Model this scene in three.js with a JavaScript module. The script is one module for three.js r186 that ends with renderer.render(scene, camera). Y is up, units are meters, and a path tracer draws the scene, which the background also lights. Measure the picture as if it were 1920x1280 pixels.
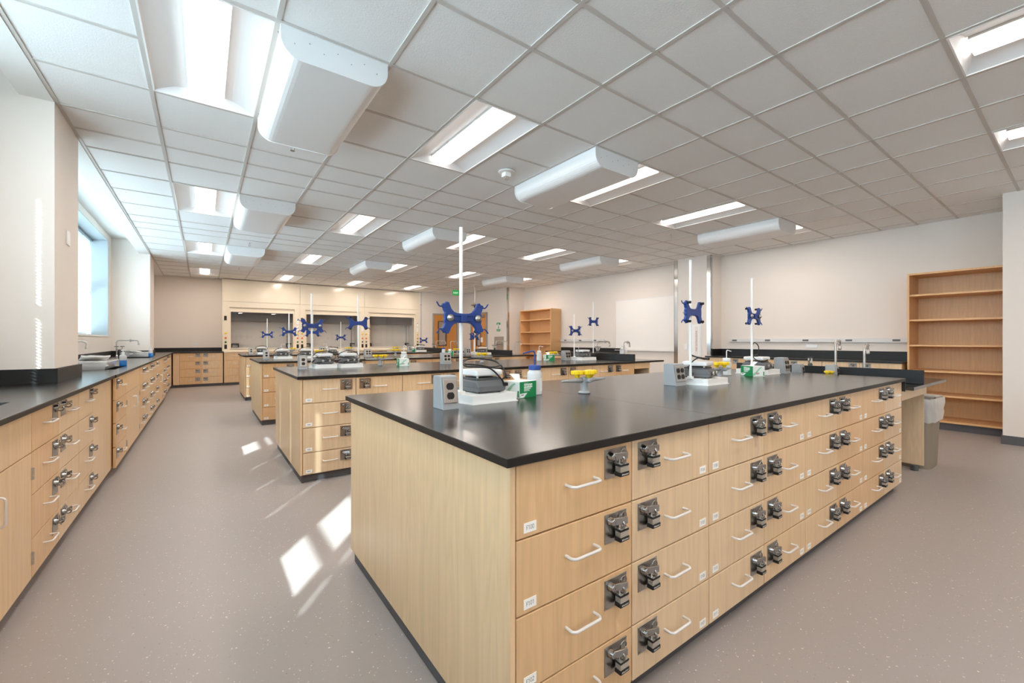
import * as THREE from 'three';
import { RoundedBoxGeometry } from 'three/addons/geometries/RoundedBoxGeometry.js';
import { mergeGeometries } from 'three/addons/utils/BufferGeometryUtils.js';
import { ImprovedNoise } from 'three/addons/math/ImprovedNoise.js';
import { RectAreaLightUniformsLib } from 'three/addons/lights/RectAreaLightUniformsLib.js';

// ---------- camera, sky, sun, exposure ----------
// x runs from the window wall to the right wall, -z runs away from the camera along the aisles, y is up (metres)
const scene = new THREE.Scene();
const camera = new THREE.PerspectiveCamera(2 * Math.atan(640 / 793.4) * 180 / Math.PI, 1.5, 0.05, 200);
camera.position.set(0, 1.2, 0);
camera.rotation.y = -36.05 * Math.PI / 180;
camera.setViewOffset(1920, 1280, 0, 2.2, 1920, 1280);
const renderer = new THREE.WebGLRenderer({ antialias: true });
renderer.toneMapping = THREE.LinearToneMapping;
renderer.toneMappingExposure = 1.85;
renderer.shadowMap.enabled = true;
scene.background = new THREE.Color(0.66, 0.86, 1.0);
scene.backgroundIntensity = 5.5;
const SUN_EL = 29.2 * Math.PI / 180;
const sun = new THREE.DirectionalLight(new THREE.Color(0.76, 0.94, 1.0), 11);
sun.target.position.set(0.5, 0, -3);
sun.position.set(0.5 - 0.6 * 30, Math.tan(SUN_EL) * 30, -3 + 0.8 * 30);
Object.assign(sun.shadow.camera, { left: -12, right: 12, top: 12, bottom: -12, near: 1, far: 80 });
scene.add(sun, sun.target);
const LAMP = { power: 14.5, glow: 2.0, color: new THREE.Color(1.0, 0.865, 0.755) };
RectAreaLightUniformsLib.init();

// ---------- helpers ----------
let seed = 7;
const rnd = () => { seed = (seed + 0x6D2B79F5) | 0; let t = Math.imul(seed ^ (seed >>> 15), 1 | seed); t = (t + Math.imul(t ^ (t >>> 7), 61 | t)) ^ t; return ((t ^ (t >>> 14)) >>> 0) / 4294967296; };
const noise = new ImprovedNoise();
const V = (x, y, z) => new THREE.Vector3(x, y, z);
const PI = Math.PI;
const ORD = ['first', 'second', 'third', 'fourth', 'fifth', 'sixth', 'seventh', 'eighth', 'ninth', 'tenth', 'eleventh', 'twelfth'];
const used = {};
const numbered = (n) => { const k = used[n] = (used[n] ?? -1) + 1; return k ? n + '_' + String(k).padStart(3, '0') : n; };
function thing(name, label, category, pos = [0, 0, 0], turn = 0, group) {
  const o = new THREE.Group(); o.name = numbered(name); o.position.set(...pos); o.rotation.y = turn;
  o.userData = { label, category }; if (group) o.userData.group = group; scene.add(o); return o;
}
function dup(src, label, pos, turn = src.rotation.y, group = src.userData.group) {
  const o = src.clone(); o.name = numbered(src.name.replace(/_\d{3}$/, '')); o.userData = { ...src.userData, label };
  if (group) o.userData.group = group; o.position.set(...pos); o.rotation.y = turn; scene.add(o); return o;
}
function part(name, geo, mat, parent, pos, label) {
  const m = new THREE.Mesh(geo, mat); m.name = name; if (pos) m.position.set(...pos); if (label) m.userData.label = label; parent.add(m); return m;
}
function solo(name, label, category, geo, mat, pos = [0, 0, 0], turn = 0, group) {
  const m = new THREE.Mesh(geo, mat); m.name = numbered(name); m.position.set(...pos); m.rotation.y = turn;
  m.userData = { label, category }; if (group) m.userData.group = group; scene.add(m); return m;
}
function struct(name, geo, mat, parent = scene) {
  const m = geo ? new THREE.Mesh(geo, mat) : new THREE.Group(); m.name = name; if (parent === scene) m.userData.kind = 'structure'; parent.add(m); return m;
}
// planar UVs in metres from the dominant normal
function muv(g, uo = 0, vo = 0, swap = false) {
  g = g.index ? g.toNonIndexed() : g;
  const p = g.attributes.position, n = g.attributes.normal, uv = new Float32Array(p.count * 2);
  for (let i = 0; i < p.count; i++) {
    const ax = Math.abs(n.getX(i)), ay = Math.abs(n.getY(i)), az = Math.abs(n.getZ(i));
    let u, v;
    if (ax >= ay && ax >= az) { u = p.getZ(i); v = p.getY(i); } else if (ay >= az) { u = p.getX(i); v = p.getZ(i); } else { u = p.getX(i); v = p.getY(i); }
    if (swap) [u, v] = [v, u];
    uv[2 * i] = u + uo; uv[2 * i + 1] = v + vo;
  }
  const o = new THREE.BufferGeometry();
  o.setAttribute('position', p.clone()); o.setAttribute('normal', n.clone()); o.setAttribute('uv', new THREE.BufferAttribute(uv, 2));
  return o;
}
const bare = (g) => { g = g.index ? g.toNonIndexed() : g; for (const k of Object.keys(g.attributes)) if (!['position', 'normal', 'uv'].includes(k)) g.deleteAttribute(k); return g; };
const merge = (l) => mergeGeometries(l.map(bare));
// box from min / max corners, uv in metres
const bb = (x0, x1, y0, y1, z0, z1, uo = 0, vo = 0, swap) => muv(new THREE.BoxGeometry(Math.abs(x1 - x0), Math.abs(y1 - y0), Math.abs(z1 - z0)).translate((x0 + x1) / 2, (y0 + y1) / 2, (z0 + z1) / 2), uo, vo, swap);
const rb = (x0, x1, y0, y1, z0, z1, r = 0.003, uo = 0, vo = 0, seg = 1, swap) => muv(new RoundedBoxGeometry(Math.abs(x1 - x0), Math.abs(y1 - y0), Math.abs(z1 - z0), seg, r).translate((x0 + x1) / 2, (y0 + y1) / 2, (z0 + z1) / 2), uo, vo, swap);
// plan box: c0..c1 across, h0..h1 up, d0..d1 away from the camera
const pb = (c0, c1, h0, h1, d0, d1, uo, vo, swap) => bb(c0, c1, h0, h1, -d1, -d0, uo, vo, swap);
const cyl = (r0, r1, h, seg = 20, open = false) => new THREE.CylinderGeometry(r1, r0, h, seg, 1, open).translate(0, h / 2, 0);   // base at y = 0
const lathe = (pts, seg = 28) => new THREE.LatheGeometry(pts.map((p) => new THREE.Vector2(...p)), seg);
const tube = (pts, r, seg = 40, rad = 8, closed = false) => new THREE.TubeGeometry(new THREE.CatmullRomCurve3(pts.map((p) => V(...p)), closed, 'catmullrom', 0.5), seg, r, rad, closed);
const extr = (pts, depth, bevel = 0, holes = []) => {
  const s = new THREE.Shape(pts.map((p) => new THREE.Vector2(...p)));
  for (const h of holes) s.holes.push(new THREE.Path(h.map((p) => new THREE.Vector2(...p))));
  return new THREE.ExtrudeGeometry(s, { depth, bevelEnabled: bevel > 0, bevelSize: bevel, bevelThickness: bevel, bevelSegments: 1, curveSegments: 10 });
};
const rot = (g, x, y = 0, z = 0) => { if (x) g.rotateX(x); if (y) g.rotateY(y); if (z) g.rotateZ(z); return g; };

// ---------- textures ----------
function dataTex(n, f, srgb, rx, ry = rx, m = n) {
  const a = new Uint8Array(n * m * 4);
  for (let y = 0; y < m; y++) for (let x = 0; x < n; x++) { const c = f(x, y), i = 4 * (y * n + x); a[i] = c[0]; a[i + 1] = c[1]; a[i + 2] = c[2]; a[i + 3] = 255; }
  const t = new THREE.DataTexture(a, n, m); t.wrapS = t.wrapT = THREE.RepeatWrapping; t.magFilter = THREE.LinearFilter; t.minFilter = THREE.LinearMipmapLinearFilter; t.generateMipmaps = true;
  if (srgb) t.colorSpace = THREE.SRGBColorSpace; t.repeat.set(1 / rx, 1 / ry); t.needsUpdate = true; return t;
}
const cl = (v) => Math.max(0, Math.min(255, v));
function woodTex(base, amp, s) {                                    // vertical grain, 0.9 m x 1.8 m
  const n = 512;
  return dataTex(n, (x, y) => {
    const u = x / n, v = y / n, per = (k) => Math.cos(2 * PI * u) * k, peq = (k) => Math.sin(2 * PI * u) * k, vv = Math.sin(2 * PI * v), vc = Math.cos(2 * PI * v);
    const warp = noise.noise(per(0.8) + s, peq(0.8), vv * 0.5) * 0.5 + noise.noise(per(2.0), peq(2.0) + s, vc * 0.8) * 0.15;
    let g = 0.5 * noise.noise(per(7) + warp * 5 + s, peq(7), vv * 0.35) + 0.35 * noise.noise(per(26) + s, peq(26) + warp * 4, vc * 0.7) + 0.35 * noise.noise(per(75), peq(75) + s, vv * 2.2);
    g += 0.2 * Math.sin(30 * warp + 12 * noise.noise(per(3), peq(3), vv * 0.9 + s));
    const k = 1 + amp * g;
    return [cl(base[0] * k), cl(base[1] * (1 + amp * 1.12 * g)), cl(base[2] * (1 + amp * 1.35 * g))];
  }, true, 0.9, 1.8);
}
const mapleTex = woodTex([227, 198, 161], 0.055, 3.3);
const floorTex = (() => {
  const n = 2048, f = new Float32Array(n * n).fill(0), sz = 2.6;
  for (let i = 0; i < 7600; i++) {
    const x = Math.floor(rnd() * n), y = Math.floor(rnd() * n), r = 0.7 + rnd() * rnd() * 2.3, k = (rnd() < 0.8 ? 1 : -0.5) * (0.4 + 0.6 * rnd()), a = rnd() * PI, e = 0.5 + rnd() * 0.5;
    for (let j = -5; j <= 5; j++) for (let l = -5; l <= 5; l++) {
      const p = l * Math.cos(a) + j * Math.sin(a), q = (j * Math.cos(a) - l * Math.sin(a)) / e, t = Math.max(0, Math.min(1, r + 0.6 - Math.hypot(p, q)));
      if (t > 0) { const id = ((y + j + n) % n) * n + ((x + l + n) % n); f[id] = Math.abs(k * t) > Math.abs(f[id]) ? k * t : f[id]; }
    }
  }
  return dataTex(n, (x, y) => {
    const b = 1 + 0.03 * (rnd() - 0.5), s = f[y * n + x];
    return s >= 0 ? [cl(164 * b + 78 * s), cl(155 * b + 84 * s), cl(150 * b + 84 * s)] : [cl(164 * b + 70 * s), cl(155 * b + 70 * s), cl(150 * b + 70 * s)];
  }, true, sz);
})();
const tileBump = dataTex(512, (x, y) => { const v = 150 + 60 * noise.noise(x / 4.1, y / 4.1, 2.2) + 50 * noise.noise(x / 9, y / 9, 8) + 40 * (rnd() - 0.5); return [cl(v), cl(v), cl(v)]; }, false, 0.61);
const tileTex = dataTex(512, (x, y) => { const v = 238 + 7 * noise.noise(x / 3.3, y / 3.3, 5.2) + 7 * (rnd() - 0.5); return [cl(v), cl(v), cl(v * 0.992)]; }, true, 0.61);
const perfBump = dataTex(64, (x, y) => { const v = Math.hypot((x % 16) - 8, (y % 16) - 8) < 4 ? 90 : 200; return [v, v, v]; }, false, 0.03);
function canvasTex(w, h, draw) {
  const c = document.createElement('canvas'); c.width = w; c.height = h; const g = c.getContext('2d'); draw(g, w, h);
  const t = new THREE.CanvasTexture(c); t.colorSpace = THREE.SRGBColorSpace; return t;
}
const txt = (g, s, x, y, px, col, font = 'bold', align = 'center') => { g.fillStyle = col; g.font = font + ' ' + px + 'px sans-serif'; g.textAlign = align; g.textBaseline = 'middle'; g.fillText(s, x, y); };

// ---------- materials ----------
const S = (color, roughness = 0.5, metalness = 0, o = {}) => new THREE.MeshStandardMaterial({ color, roughness, metalness, ...o });
const M = {
  maple: S(0xffffff, 0.36, 0, { map: mapleTex }),
  mapleB: S(0xfbeedd, 0.36, 0, { map: mapleTex }),
  mapleC: S(0xfffaf2, 0.36, 0, { map: mapleTex }),
  mapleWarm: S(0xffe6c6, 0.4, 0, { map: mapleTex }), mapleIn: S(0xf4dcc0, 0.45, 0, { map: mapleTex }),
  epoxy: new THREE.MeshPhysicalMaterial({ color: 0x151312, roughness: 0.21, specularIntensity: 1.0, ior: 1.95 }),
  epoxyEdge: S(0x0e0d0d, 0.5),
  wall: S(0xe6ddd4, 0.75), wallWarm: S(0xf0e7de, 0.75), soffit: S(0xe9e8e4, 0.8),
  tile: S(0xffffff, 0.95, 0, { map: tileTex, bumpMap: tileBump, bumpScale: 0.0012 }),
  tee: S(0xcbc6c0, 0.6),
  floor: S(0xffffff, 0.42, 0, { map: floorTex }),
  base: S(0x57565a, 0.55),
  white: S(0xeeeeec, 0.4), whiteMetal: S(0xe8e9e9, 0.35), plastic: S(0xf1f1ee, 0.42), silverPaint: S(0xe4e2e0, 0.32, 0.25),
  perf: S(0xe9e9e8, 0.4, 0, { bumpMap: perfBump, bumpScale: 0.0006 }),
  chrome: S(0xd8d8d8, 0.14, 1), steel: S(0xb9b6b2, 0.32, 1), plate: S(0xa8a4a0, 0.28, 1), staple: S(0xa6a6a6, 0.18, 1), brushed: S(0xc4bfb8, 0.38, 0.9), grayPaint: S(0xa3a6a8, 0.45, 0.2), darkGray: S(0x4c4e50, 0.55), bodyGray: S(0x66686a, 0.48),
  black: S(0x0c0c0c, 0.4), rubber: S(0x161616, 0.7), cord: S(0x121212, 0.5),
  blue: S(0x183c84, 0.33), bluecap: S(0x2b4a96, 0.45), yellow: S(0xf7d21a, 0.4), green: S(0x0c8c52, 0.5), orange: S(0xe8762e, 0.45), red: S(0xb02222, 0.4), limeBand: S(0x9fd83a, 0.5),
  poly: new THREE.MeshPhysicalMaterial({ color: 0xf2f5f6, roughness: 0.45, transmission: 0.35, thickness: 0 }),
  polyThin: new THREE.MeshPhysicalMaterial({ color: 0xffffff, roughness: 0.25, transmission: 0.7, thickness: 0 }),
  bag: new THREE.MeshPhysicalMaterial({ color: 0xf4f4f2, roughness: 0.3, transmission: 0.55, thickness: 0, side: THREE.DoubleSide }),
  gel: new THREE.MeshPhysicalMaterial({ color: 0x1f8fe0, roughness: 0.15, transmission: 0.45, thickness: 0 }),
  paper: S(0xf1f1ef, 0.85, 0, { side: THREE.DoubleSide }), label: S(0xf6f6f4, 0.6),
  cream: S(0xeee2cd, 0.13), creamDark: S(0xd9cab2, 0.5),
  hoodIn: S(0xcfcac3, 0.6), hoodShade: S(0x5a5350, 0.5),
  glass: new THREE.MeshPhysicalMaterial({ color: 0xffffff, roughness: 0.0, transmission: 1, thickness: 0, ior: 1.5 }),
  winFrame: S(0x8f989c, 0.5, 0.3), jamb: S(0xa9b3b8, 0.5), slat: new THREE.MeshPhysicalMaterial({ color: 0xd9dede, roughness: 0.6, transmission: 0.06, thickness: 0 }),
  doorWood: S(0xf6c27c, 0.42, 0, { map: mapleTex }), doorFrame: S(0xa19a94, 0.5),
  bin: S(0x8f8474, 0.55), whiteboard: S(0xf3efea, 0.18), raceway: S(0xdcdad8, 0.45), ground: S(0xe8ecee, 0.9),
  diffuser: new THREE.MeshStandardMaterial({ color: 0xffffff, roughness: 0.6, emissive: LAMP.color.clone().lerp(new THREE.Color(1, 1, 1), 0.55), emissiveIntensity: LAMP.glow }),
};

// ---------- room shell ----------
const CE = 2.897, TOP = 3.14, CW = -1.42, CP = -0.86, CO = -1.82, SILL = 1.29, HEAD = 3.03, DB = 14.4, DF = -5.2;
struct('floor', pb(CO, 8.9, -0.12, 0, DF - 0.2, DB + 0.6), M.floor);
{ // window wall: piers, sill wall and head around two long openings, and two pilasters
  const W = [[-4.9, -2.55], [-1.4, 3.75], [5.45, 10.62]], w = [];
  let d = DF - 0.2;
  for (const [a, b] of W) { w.push(pb(CO, CW, 0, TOP, d, a), pb(CO, CW, 0, SILL, a, b), pb(CO, CW, HEAD, TOP, a, b)); d = b; }
  w.push(pb(CO, CW, 0, TOP, d, DB + 0.6));
  struct('wall_left', merge(w), M.wall);
  for (const [i, [a, b]] of [[4.35, 5.05], [10.95, 11.75], [-2.3, -1.6]].entries()) struct('wall_pilaster' + (i ? '_00' + i : ''), pb(CW, CP, 0, TOP, a, b), M.wallWarm);
}
struct('wall_back', merge([pb(CO, 0.42, 0, TOP, DB, DB + 0.3), pb(0.42, 6.14, 0, TOP, 14.9, 15.1), pb(6.14, 8.9, 0, TOP, 14.0, 14.25), pb(6.14, 6.26, 0, TOP, 14.25, 15.1), pb(0.3, 0.42, 0, TOP, DB + 0.3, 15.1)]), M.wallWarm);
struct('wall_right', merge([pb(8.5, 8.9, 0, TOP, 0.4, 11.0), pb(7.85, 8.9, 0, TOP, 11.0, 14.0), pb(8.1, 8.5, 0, TOP, 4.45, 5.25), pb(7.5, 8.9, 0, TOP, DF - 0.2, 0.62)]), M.wall);
struct('wall_front', pb(CW, 7.5, 0, TOP, DF - 0.2, DF), M.wall);
struct('trim_1', pb(7.485, 8.5, 0, 0.1, 0.62, 0.632), M.base);
struct('trim_2', pb(7.488, 7.5, 0, 0.1, DF, 0.632), M.base);
struct('trim_3', pb(8.488, 8.5, 0, 0.1, 5.25, 6.85), M.base);
struct('trim_4', merge([pb(7.838, 7.85, 0, 0.1, 11.0, 12.18), pb(7.838, 8.5, 0, 0.1, 10.988, 11.0)]), M.base);

// ceiling: slab, tiles, grid, soffit along the windows
const COLS = [-0.85, -0.29]; for (let k = 1; k <= 14; k++) COLS.push(-0.29 + 0.61 * k); COLS.push(8.5);
const ROWS = []; for (let k = -3; k <= 3; k++) for (const o of [0, 0.61, 1.22, 1.83, 2.24, 2.65]) { const d = 2.55 + 3.27 * k + o; if (d > DF && d < 14.4) ROWS.push({ d, k, mid: o === 0.61, lamp: o < 0.7 }); }
ROWS.unshift({ d: DF, k: -9 }); ROWS.push({ d: 14.4, k: 9 });
const LIGHT_COLS = [1, 4, 7, 10, 13], BEAM_COLS = [2, 6, 12], BEAM_ROWS = [0, 1, 2];
const lampCell = (i, r) => r.lamp && LIGHT_COLS.includes(i) && r.k >= -2 && !(i === 13 && (r.k < 0 || r.k === 3));
const beamCell = (i, r) => r.lamp && BEAM_COLS.includes(i) && BEAM_ROWS.includes(r.k);
{
  const ceil = struct('ceiling', null);
  part('slab', pb(CO, 8.9, TOP, TOP + 0.15, DF - 0.2, DB + 0.7), M.soffit, ceil);
  const cells = [], cache = {};
  for (let i = 0; i < COLS.length - 1; i++) for (let j = 0; j < ROWS.length - 1; j++) {
    const r = ROWS[j], c0 = COLS[i], c1 = COLS[i + 1], d0 = r.d, d1 = ROWS[j + 1].d;
    if (lampCell(i, r) || beamCell(i, r)) continue;
    if (c0 >= 7.5 && d1 < 0.7) continue;
    if (c0 > 0.4 && d0 > 13.98) continue;
    if (c0 > 8.2 && d0 > 11) continue;
    const cm = (c0 + c1) / 2, dm = (d0 + d1) / 2, fw = dm * 0.8085 + cm * 0.5885, rt = cm * 0.8085 - dm * 0.5885;
    const inView = fw > 0.25 && Math.abs(rt / fw) < 1.35 && 1.69 / fw < 0.95;
    cells.push({ c0, c1, d0, d1, cm, dm, size: inView ? (c1 - c0) * (d1 - d0) / fw ** 3 : 0 });
  }
  cells.sort((a, b) => b.size - a.size);
  const rest = [];
  cells.forEach((q, n) => {
    const w = q.c1 - q.c0 - 0.012, l = q.d1 - q.d0 - 0.012, key = w.toFixed(3) + l.toFixed(3), y = CE + 0.006;
    cache[key] ??= muv(new THREE.BoxGeometry(w, 0.016, l));
    if (n < 290) part('ceiling_tile', cache[key], M.tile, ceil, [q.cm, y + 0.008, -q.dm]);
    else rest.push(cache[key].clone().translate(q.cm, y + 0.008, -q.dm));
  });
  const far = part('far_ceiling_tiles', merge(rest), M.tile, ceil); far.userData.kind = 'stuff';
  for (let i = 0; i < COLS.length; i++) { const c = COLS[i], e = i === 0 || i === COLS.length - 1; part('grid_bar', pb(c - 0.012, c + 0.012, CE, CE + 0.03, c > 7.5 ? 0.62 : DF, c > 8 ? 11 : 14.0), M.tee, ceil); if (e && 0) break; }
  for (const r of ROWS) {
    const segs = []; let a = null;
    for (let i = 0; i < COLS.length - 1; i++) {
      const skip = (r.mid && (lampCell(i, r) || beamCell(i, r))) || (r.d < 0.62 && COLS[i] > 7.4) || (r.d > 11 && COLS[i] > 7.8) || (r.d > 14 && COLS[i] > 0.4);
      if (skip) { if (a !== null) segs.push([a, COLS[i]]); a = null; } else if (a === null) a = COLS[i];
    }
    if (a !== null) segs.push([a, 8.5]);
    for (const [p, q] of segs) part('grid_bar', pb(p + 0.012, q - 0.012, CE + 0.0005, CE + 0.03, r.d - 0.012, r.d + 0.012), M.tee, ceil);
  }
  struct('trim_soffit', merge([pb(-1.03, -0.86, CE - 0.004, TOP, DF, -2.3), pb(-1.03, -0.86, CE - 0.004, TOP, -1.6, 4.35), pb(-1.03, -0.86, CE - 0.004, TOP, 5.05, 10.95), pb(-1.03, -0.86, CE - 0.004, TOP, 11.75, DB)]), M.soffit);
}

// ---------- windows with blinds ----------
function makeWindow(n, d0, d1, panes) {
  const g = struct('window_' + n, null), f = [], w = (d1 - d0) / panes;
  f.push(pb(-1.79, -1.72, SILL, SILL + 0.05, d0, d1), pb(-1.79, -1.72, HEAD - 0.05, HEAD, d0, d1), pb(-1.785, -1.725, 2.13, 2.17, d0, d1));
  for (let i = 0; i <= panes; i++) f.push(pb(-1.79, -1.72, SILL, HEAD, Math.max(d0, d0 + i * w - 0.025), Math.min(d1, d0 + i * w + 0.025)));
  part('window_frame', merge(f), M.winFrame, g);
  for (let i = 0; i < panes; i++) part('pane', pb(-1.758, -1.752, SILL + 0.05, HEAD - 0.05, d0 + i * w + 0.025, d0 + (i + 1) * w - 0.025), M.glass, g);
  for (const [a, b] of [[d0, d0 + 0.012], [d1 - 0.012, d1]]) part('jamb_liner', pb(-1.72, CW - 0.001, SILL, HEAD, a, b), M.jamb, g);
  part('head_liner', pb(-1.72, CW - 0.001, HEAD - 0.012, HEAD, d0 + 0.012, d1 - 0.012), M.jamb, g);
  part('window_sill', pb(-1.72, -1.41, SILL - 0.025, SILL + 0.002, d0, d1), M.whiteMetal, g);
  return g;
}
const win1 = makeWindow(1, -1.4, 3.75, 7), win2 = makeWindow(2, 5.45, 10.62, 7); makeWindow(3, -4.9, -2.55, 3);  // third window is unseen, added to bring in more daylight from behind
function blind(a, b, bottom, label, dots, tilt = 0.28) {
  const t = thing('window_blind', label, 'blind', [0, 0, 0]);
  part('head_rail', pb(-1.69, -1.62, HEAD - 0.05, HEAD - 0.003, a, b), M.winFrame, t);
  const s = [];
  for (let y = bottom + 0.03; y < HEAD - 0.06; y += 0.0225) {
    s.push(rot(new THREE.BoxGeometry(0.026, 0.001, b - a), 0, 0, tilt).translate(-1.655, y, -(a + b) / 2));
    if (dots) s.push(new THREE.BoxGeometry(0.009, 0.0065, 0.045).translate(-1.655, y, -(b + 0.022)));
  }
  const m = part('slats', merge(s), M.slat, t); m.userData.kind = 'stuff';
  part('bottom_rail', pb(-1.668, -1.642, bottom + 0.002, bottom + 0.022, a, b), M.white, t);
}
[[-1.37, -0.62, 0], [-0.605, -0.04, 1.1], [-0.025, 0.62, 0], [0.635, 1.28, 0], [1.295, 1.93, 0], [1.945, 2.56, 0], [2.575, 2.98, 0.85], [2.99, 3.37, 0, 1], [3.415, 3.735, 0]].forEach(([a, b, up, dots], i) =>
  blind(a, b, SILL + 0.004 + up, up ? (up > 1 ? 'white slatted blind of the nearest window drawn halfway up' : 'white slatted blind of the nearest window drawn up a little') : `white slatted blind lowered over the nearest window, ${ORD[i]} from its near end`, dots, a > 2 ? 0.42 : 0.1));
for (let i = 0; i < 3; i++) blind(-4.88 + i * 0.775, -4.115 + i * 0.775, SILL + 0.004, `white slatted blind of the added window behind the camera, ${ORD[i]} from the back`, 0, 0.07);
for (let i = 0; i < 8; i++) { const w = 5.17 / 8; blind(5.46 + i * w, 5.455 + (i + 1) * w - (i === 7 ? 0.03 : i === 6 ? 0.03 : 0.008), SILL + 0.004, i === 7 ? 'white slatted blind at the far end of the window behind the pilaster' : `white slatted blind of the window behind the pilaster, ${ORD[i]} from its near end`); }
struct('ground', pb(-80, CO - 0.02, -0.5, -0.35, -60, 70), M.ground);

// ---------- ceiling lights and chilled beams ----------
const LW = 0.586, LL = 1.196;
function lightProto(label) {
  const t = thing('ceiling_light', label, 'ceiling light', [0, CE, 0], 0);
  const w = LW / 2, l = LL / 2, lw = 0.1;
  part('frame', merge([bb(-w, w, -0.002, 0.05, -l, -l + 0.008), bb(-w, w, -0.002, 0.05, l - 0.008, l), bb(-w, -w + 0.008, -0.002, 0.05, -l, l), bb(w - 0.008, w, -0.002, 0.05, -l, l), bb(-w, w, 0.1, 0.11, -l, l)]), M.white, t);
  for (const s of [-1, 1]) {                                        // curved reflector wing from the rim up to the lamp box
    const pts = []; for (let i = 0; i <= 8; i++) { const u = i / 8; pts.push([s * (w - 0.008 - u * (w - 0.008 - lw - 0.004)), 0.004 + 0.052 * Math.sin(u * PI * 0.5)]); }
    for (let i = 8; i >= 0; i--) pts.push([pts[i][0], pts[i][1] + 0.006]);
    if (s > 0) pts.reverse();
    part('reflector', muv(extr(pts, LL - 0.02).translate(0, 0, -(LL - 0.02) / 2)), M.whiteMetal, t);
    part('end_plate', muv(extr([[l - 0.009, 0.001], [l - 0.009, 0.1], [l - 0.075, 0.1], [l - 0.062, 0.07]].map(([z, y]) => [-s * z, y]), LW - 0.02).rotateY(PI / 2).translate(-(LW - 0.02) / 2, 0, 0)), M.whiteMetal, t);
  }
  part('lamp_box', merge([bb(-lw - 0.005, -lw - 0.0005, 0.041, 0.09, -l + 0.06, l - 0.06), bb(lw + 0.0005, lw + 0.005, 0.041, 0.09, -l + 0.06, l - 0.06), bb(-lw, lw, 0.07, 0.09, -l + 0.06, l - 0.06)]), M.white, t);
  const dp = []; for (let i = 0; i <= 10; i++) { const a = -1 + i / 5; dp.push([a * lw, 0.026 - 0.016 * (1 - a * a)]); } dp.push([lw, 0.066], [-lw, 0.066]);
  part('diffuser', muv(extr(dp, LL - 0.13).translate(0, 0, -(LL - 0.13) / 2)), M.diffuser, t);
  const a = new THREE.RectAreaLight(LAMP.color, LAMP.power, 0.19, LL - 0.15); a.name = 'lamp_glow'; a.position.y = 0.009; a.rotation.x = -PI / 2; t.add(a);
  return t;
}
let lp = null;
LIGHT_COLS.forEach((i, ci) => { for (let k = -2; k <= 3; k++) {  // rearmost row is unseen, added to balance the extra daylight
  if (ci === 4 && (k < 0 || k === 3)) continue;
  const pos = [COLS[i] + 0.305, CE, -(2.55 + 3.27 * k + 0.61)];
  const where = k < -1 ? 'in the added rearmost row behind the camera' : k < 0 ? (ci === 2 ? 'in the top right corner of the photo' : ci === 3 ? 'at the right edge of the photo' : 'in the row behind the camera') : `in the ${['nearest', 'second', 'third', 'farthest'][k]} row`;
  const label = `recessed ceiling light ${where}, ${ORD[ci]} column from the windows`;
  if (!lp) { lp = lightProto(label); lp.position.set(...pos); } else dup(lp, label, pos);
} });
function beamProto(label) {
  const t = thing('chilled_beam', label, 'chilled beam', [0, CE, 0], 0);
  const w = 0.29, H = 0.158, prof = (w, H, r, n = 8) => { const p = [[-w, 0]]; for (let i = 0; i <= n; i++) { const a = PI + i / n * PI / 2; p.push([-w + r + r * Math.cos(a), -H + r + r * Math.sin(a)]); } for (let i = 0; i <= n; i++) { const a = 1.5 * PI + i / n * PI / 2; p.push([w - r + r * Math.cos(a), -H + r + r * Math.sin(a)]); } p.push([w, 0]); return p; };
  part('casing', muv(extr(prof(w, H, 0.105), 1.17).translate(0, 0, -0.585)), M.perf, t);
  for (const s of [-1, 1]) part('end_cap', muv(extr(prof(w + 0.003, H + 0.003, 0.106), 0.01, 0.0015).translate(0, 0, s > 0 ? 0.585 : -0.597)), M.whiteMetal, t);
  part('flange', merge([bb(-0.3, 0.3, 0, 0.012, -0.605, 0.605)]), M.white, t);
  const sc = []; for (const s of [-0.52, 0.52]) sc.push(cyl(0.004, 0.004, 0.003, 8).translate(-0.295, -0.003, s)); for (let i = -3; i <= 3; i++) sc.push(rot(cyl(0.003, 0.003, 0.003, 8), PI / 2).translate(i * 0.075, -0.05 - 0.03 * (i % 2 ? 1 : 0), 0.597));
  part('screws', merge(sc), M.steel, t).userData.kind = 'stuff';
  return t;
}
let bp = null;
BEAM_COLS.forEach((i, ci) => BEAM_ROWS.forEach((k) => {
  const pos = [COLS[i] + 0.305, CE, -(2.55 + 3.27 * k + 0.61)];
  const label = `white rounded chilled beam box under the ceiling, ${['nearest', 'middle', 'farthest'][k]} of the ${['column nearest the windows', 'middle column', 'column nearest the right wall'][ci]}`;
  if (!bp) { bp = beamProto(label); bp.position.set(...pos); } else dup(bp, label, pos);
}));
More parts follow.
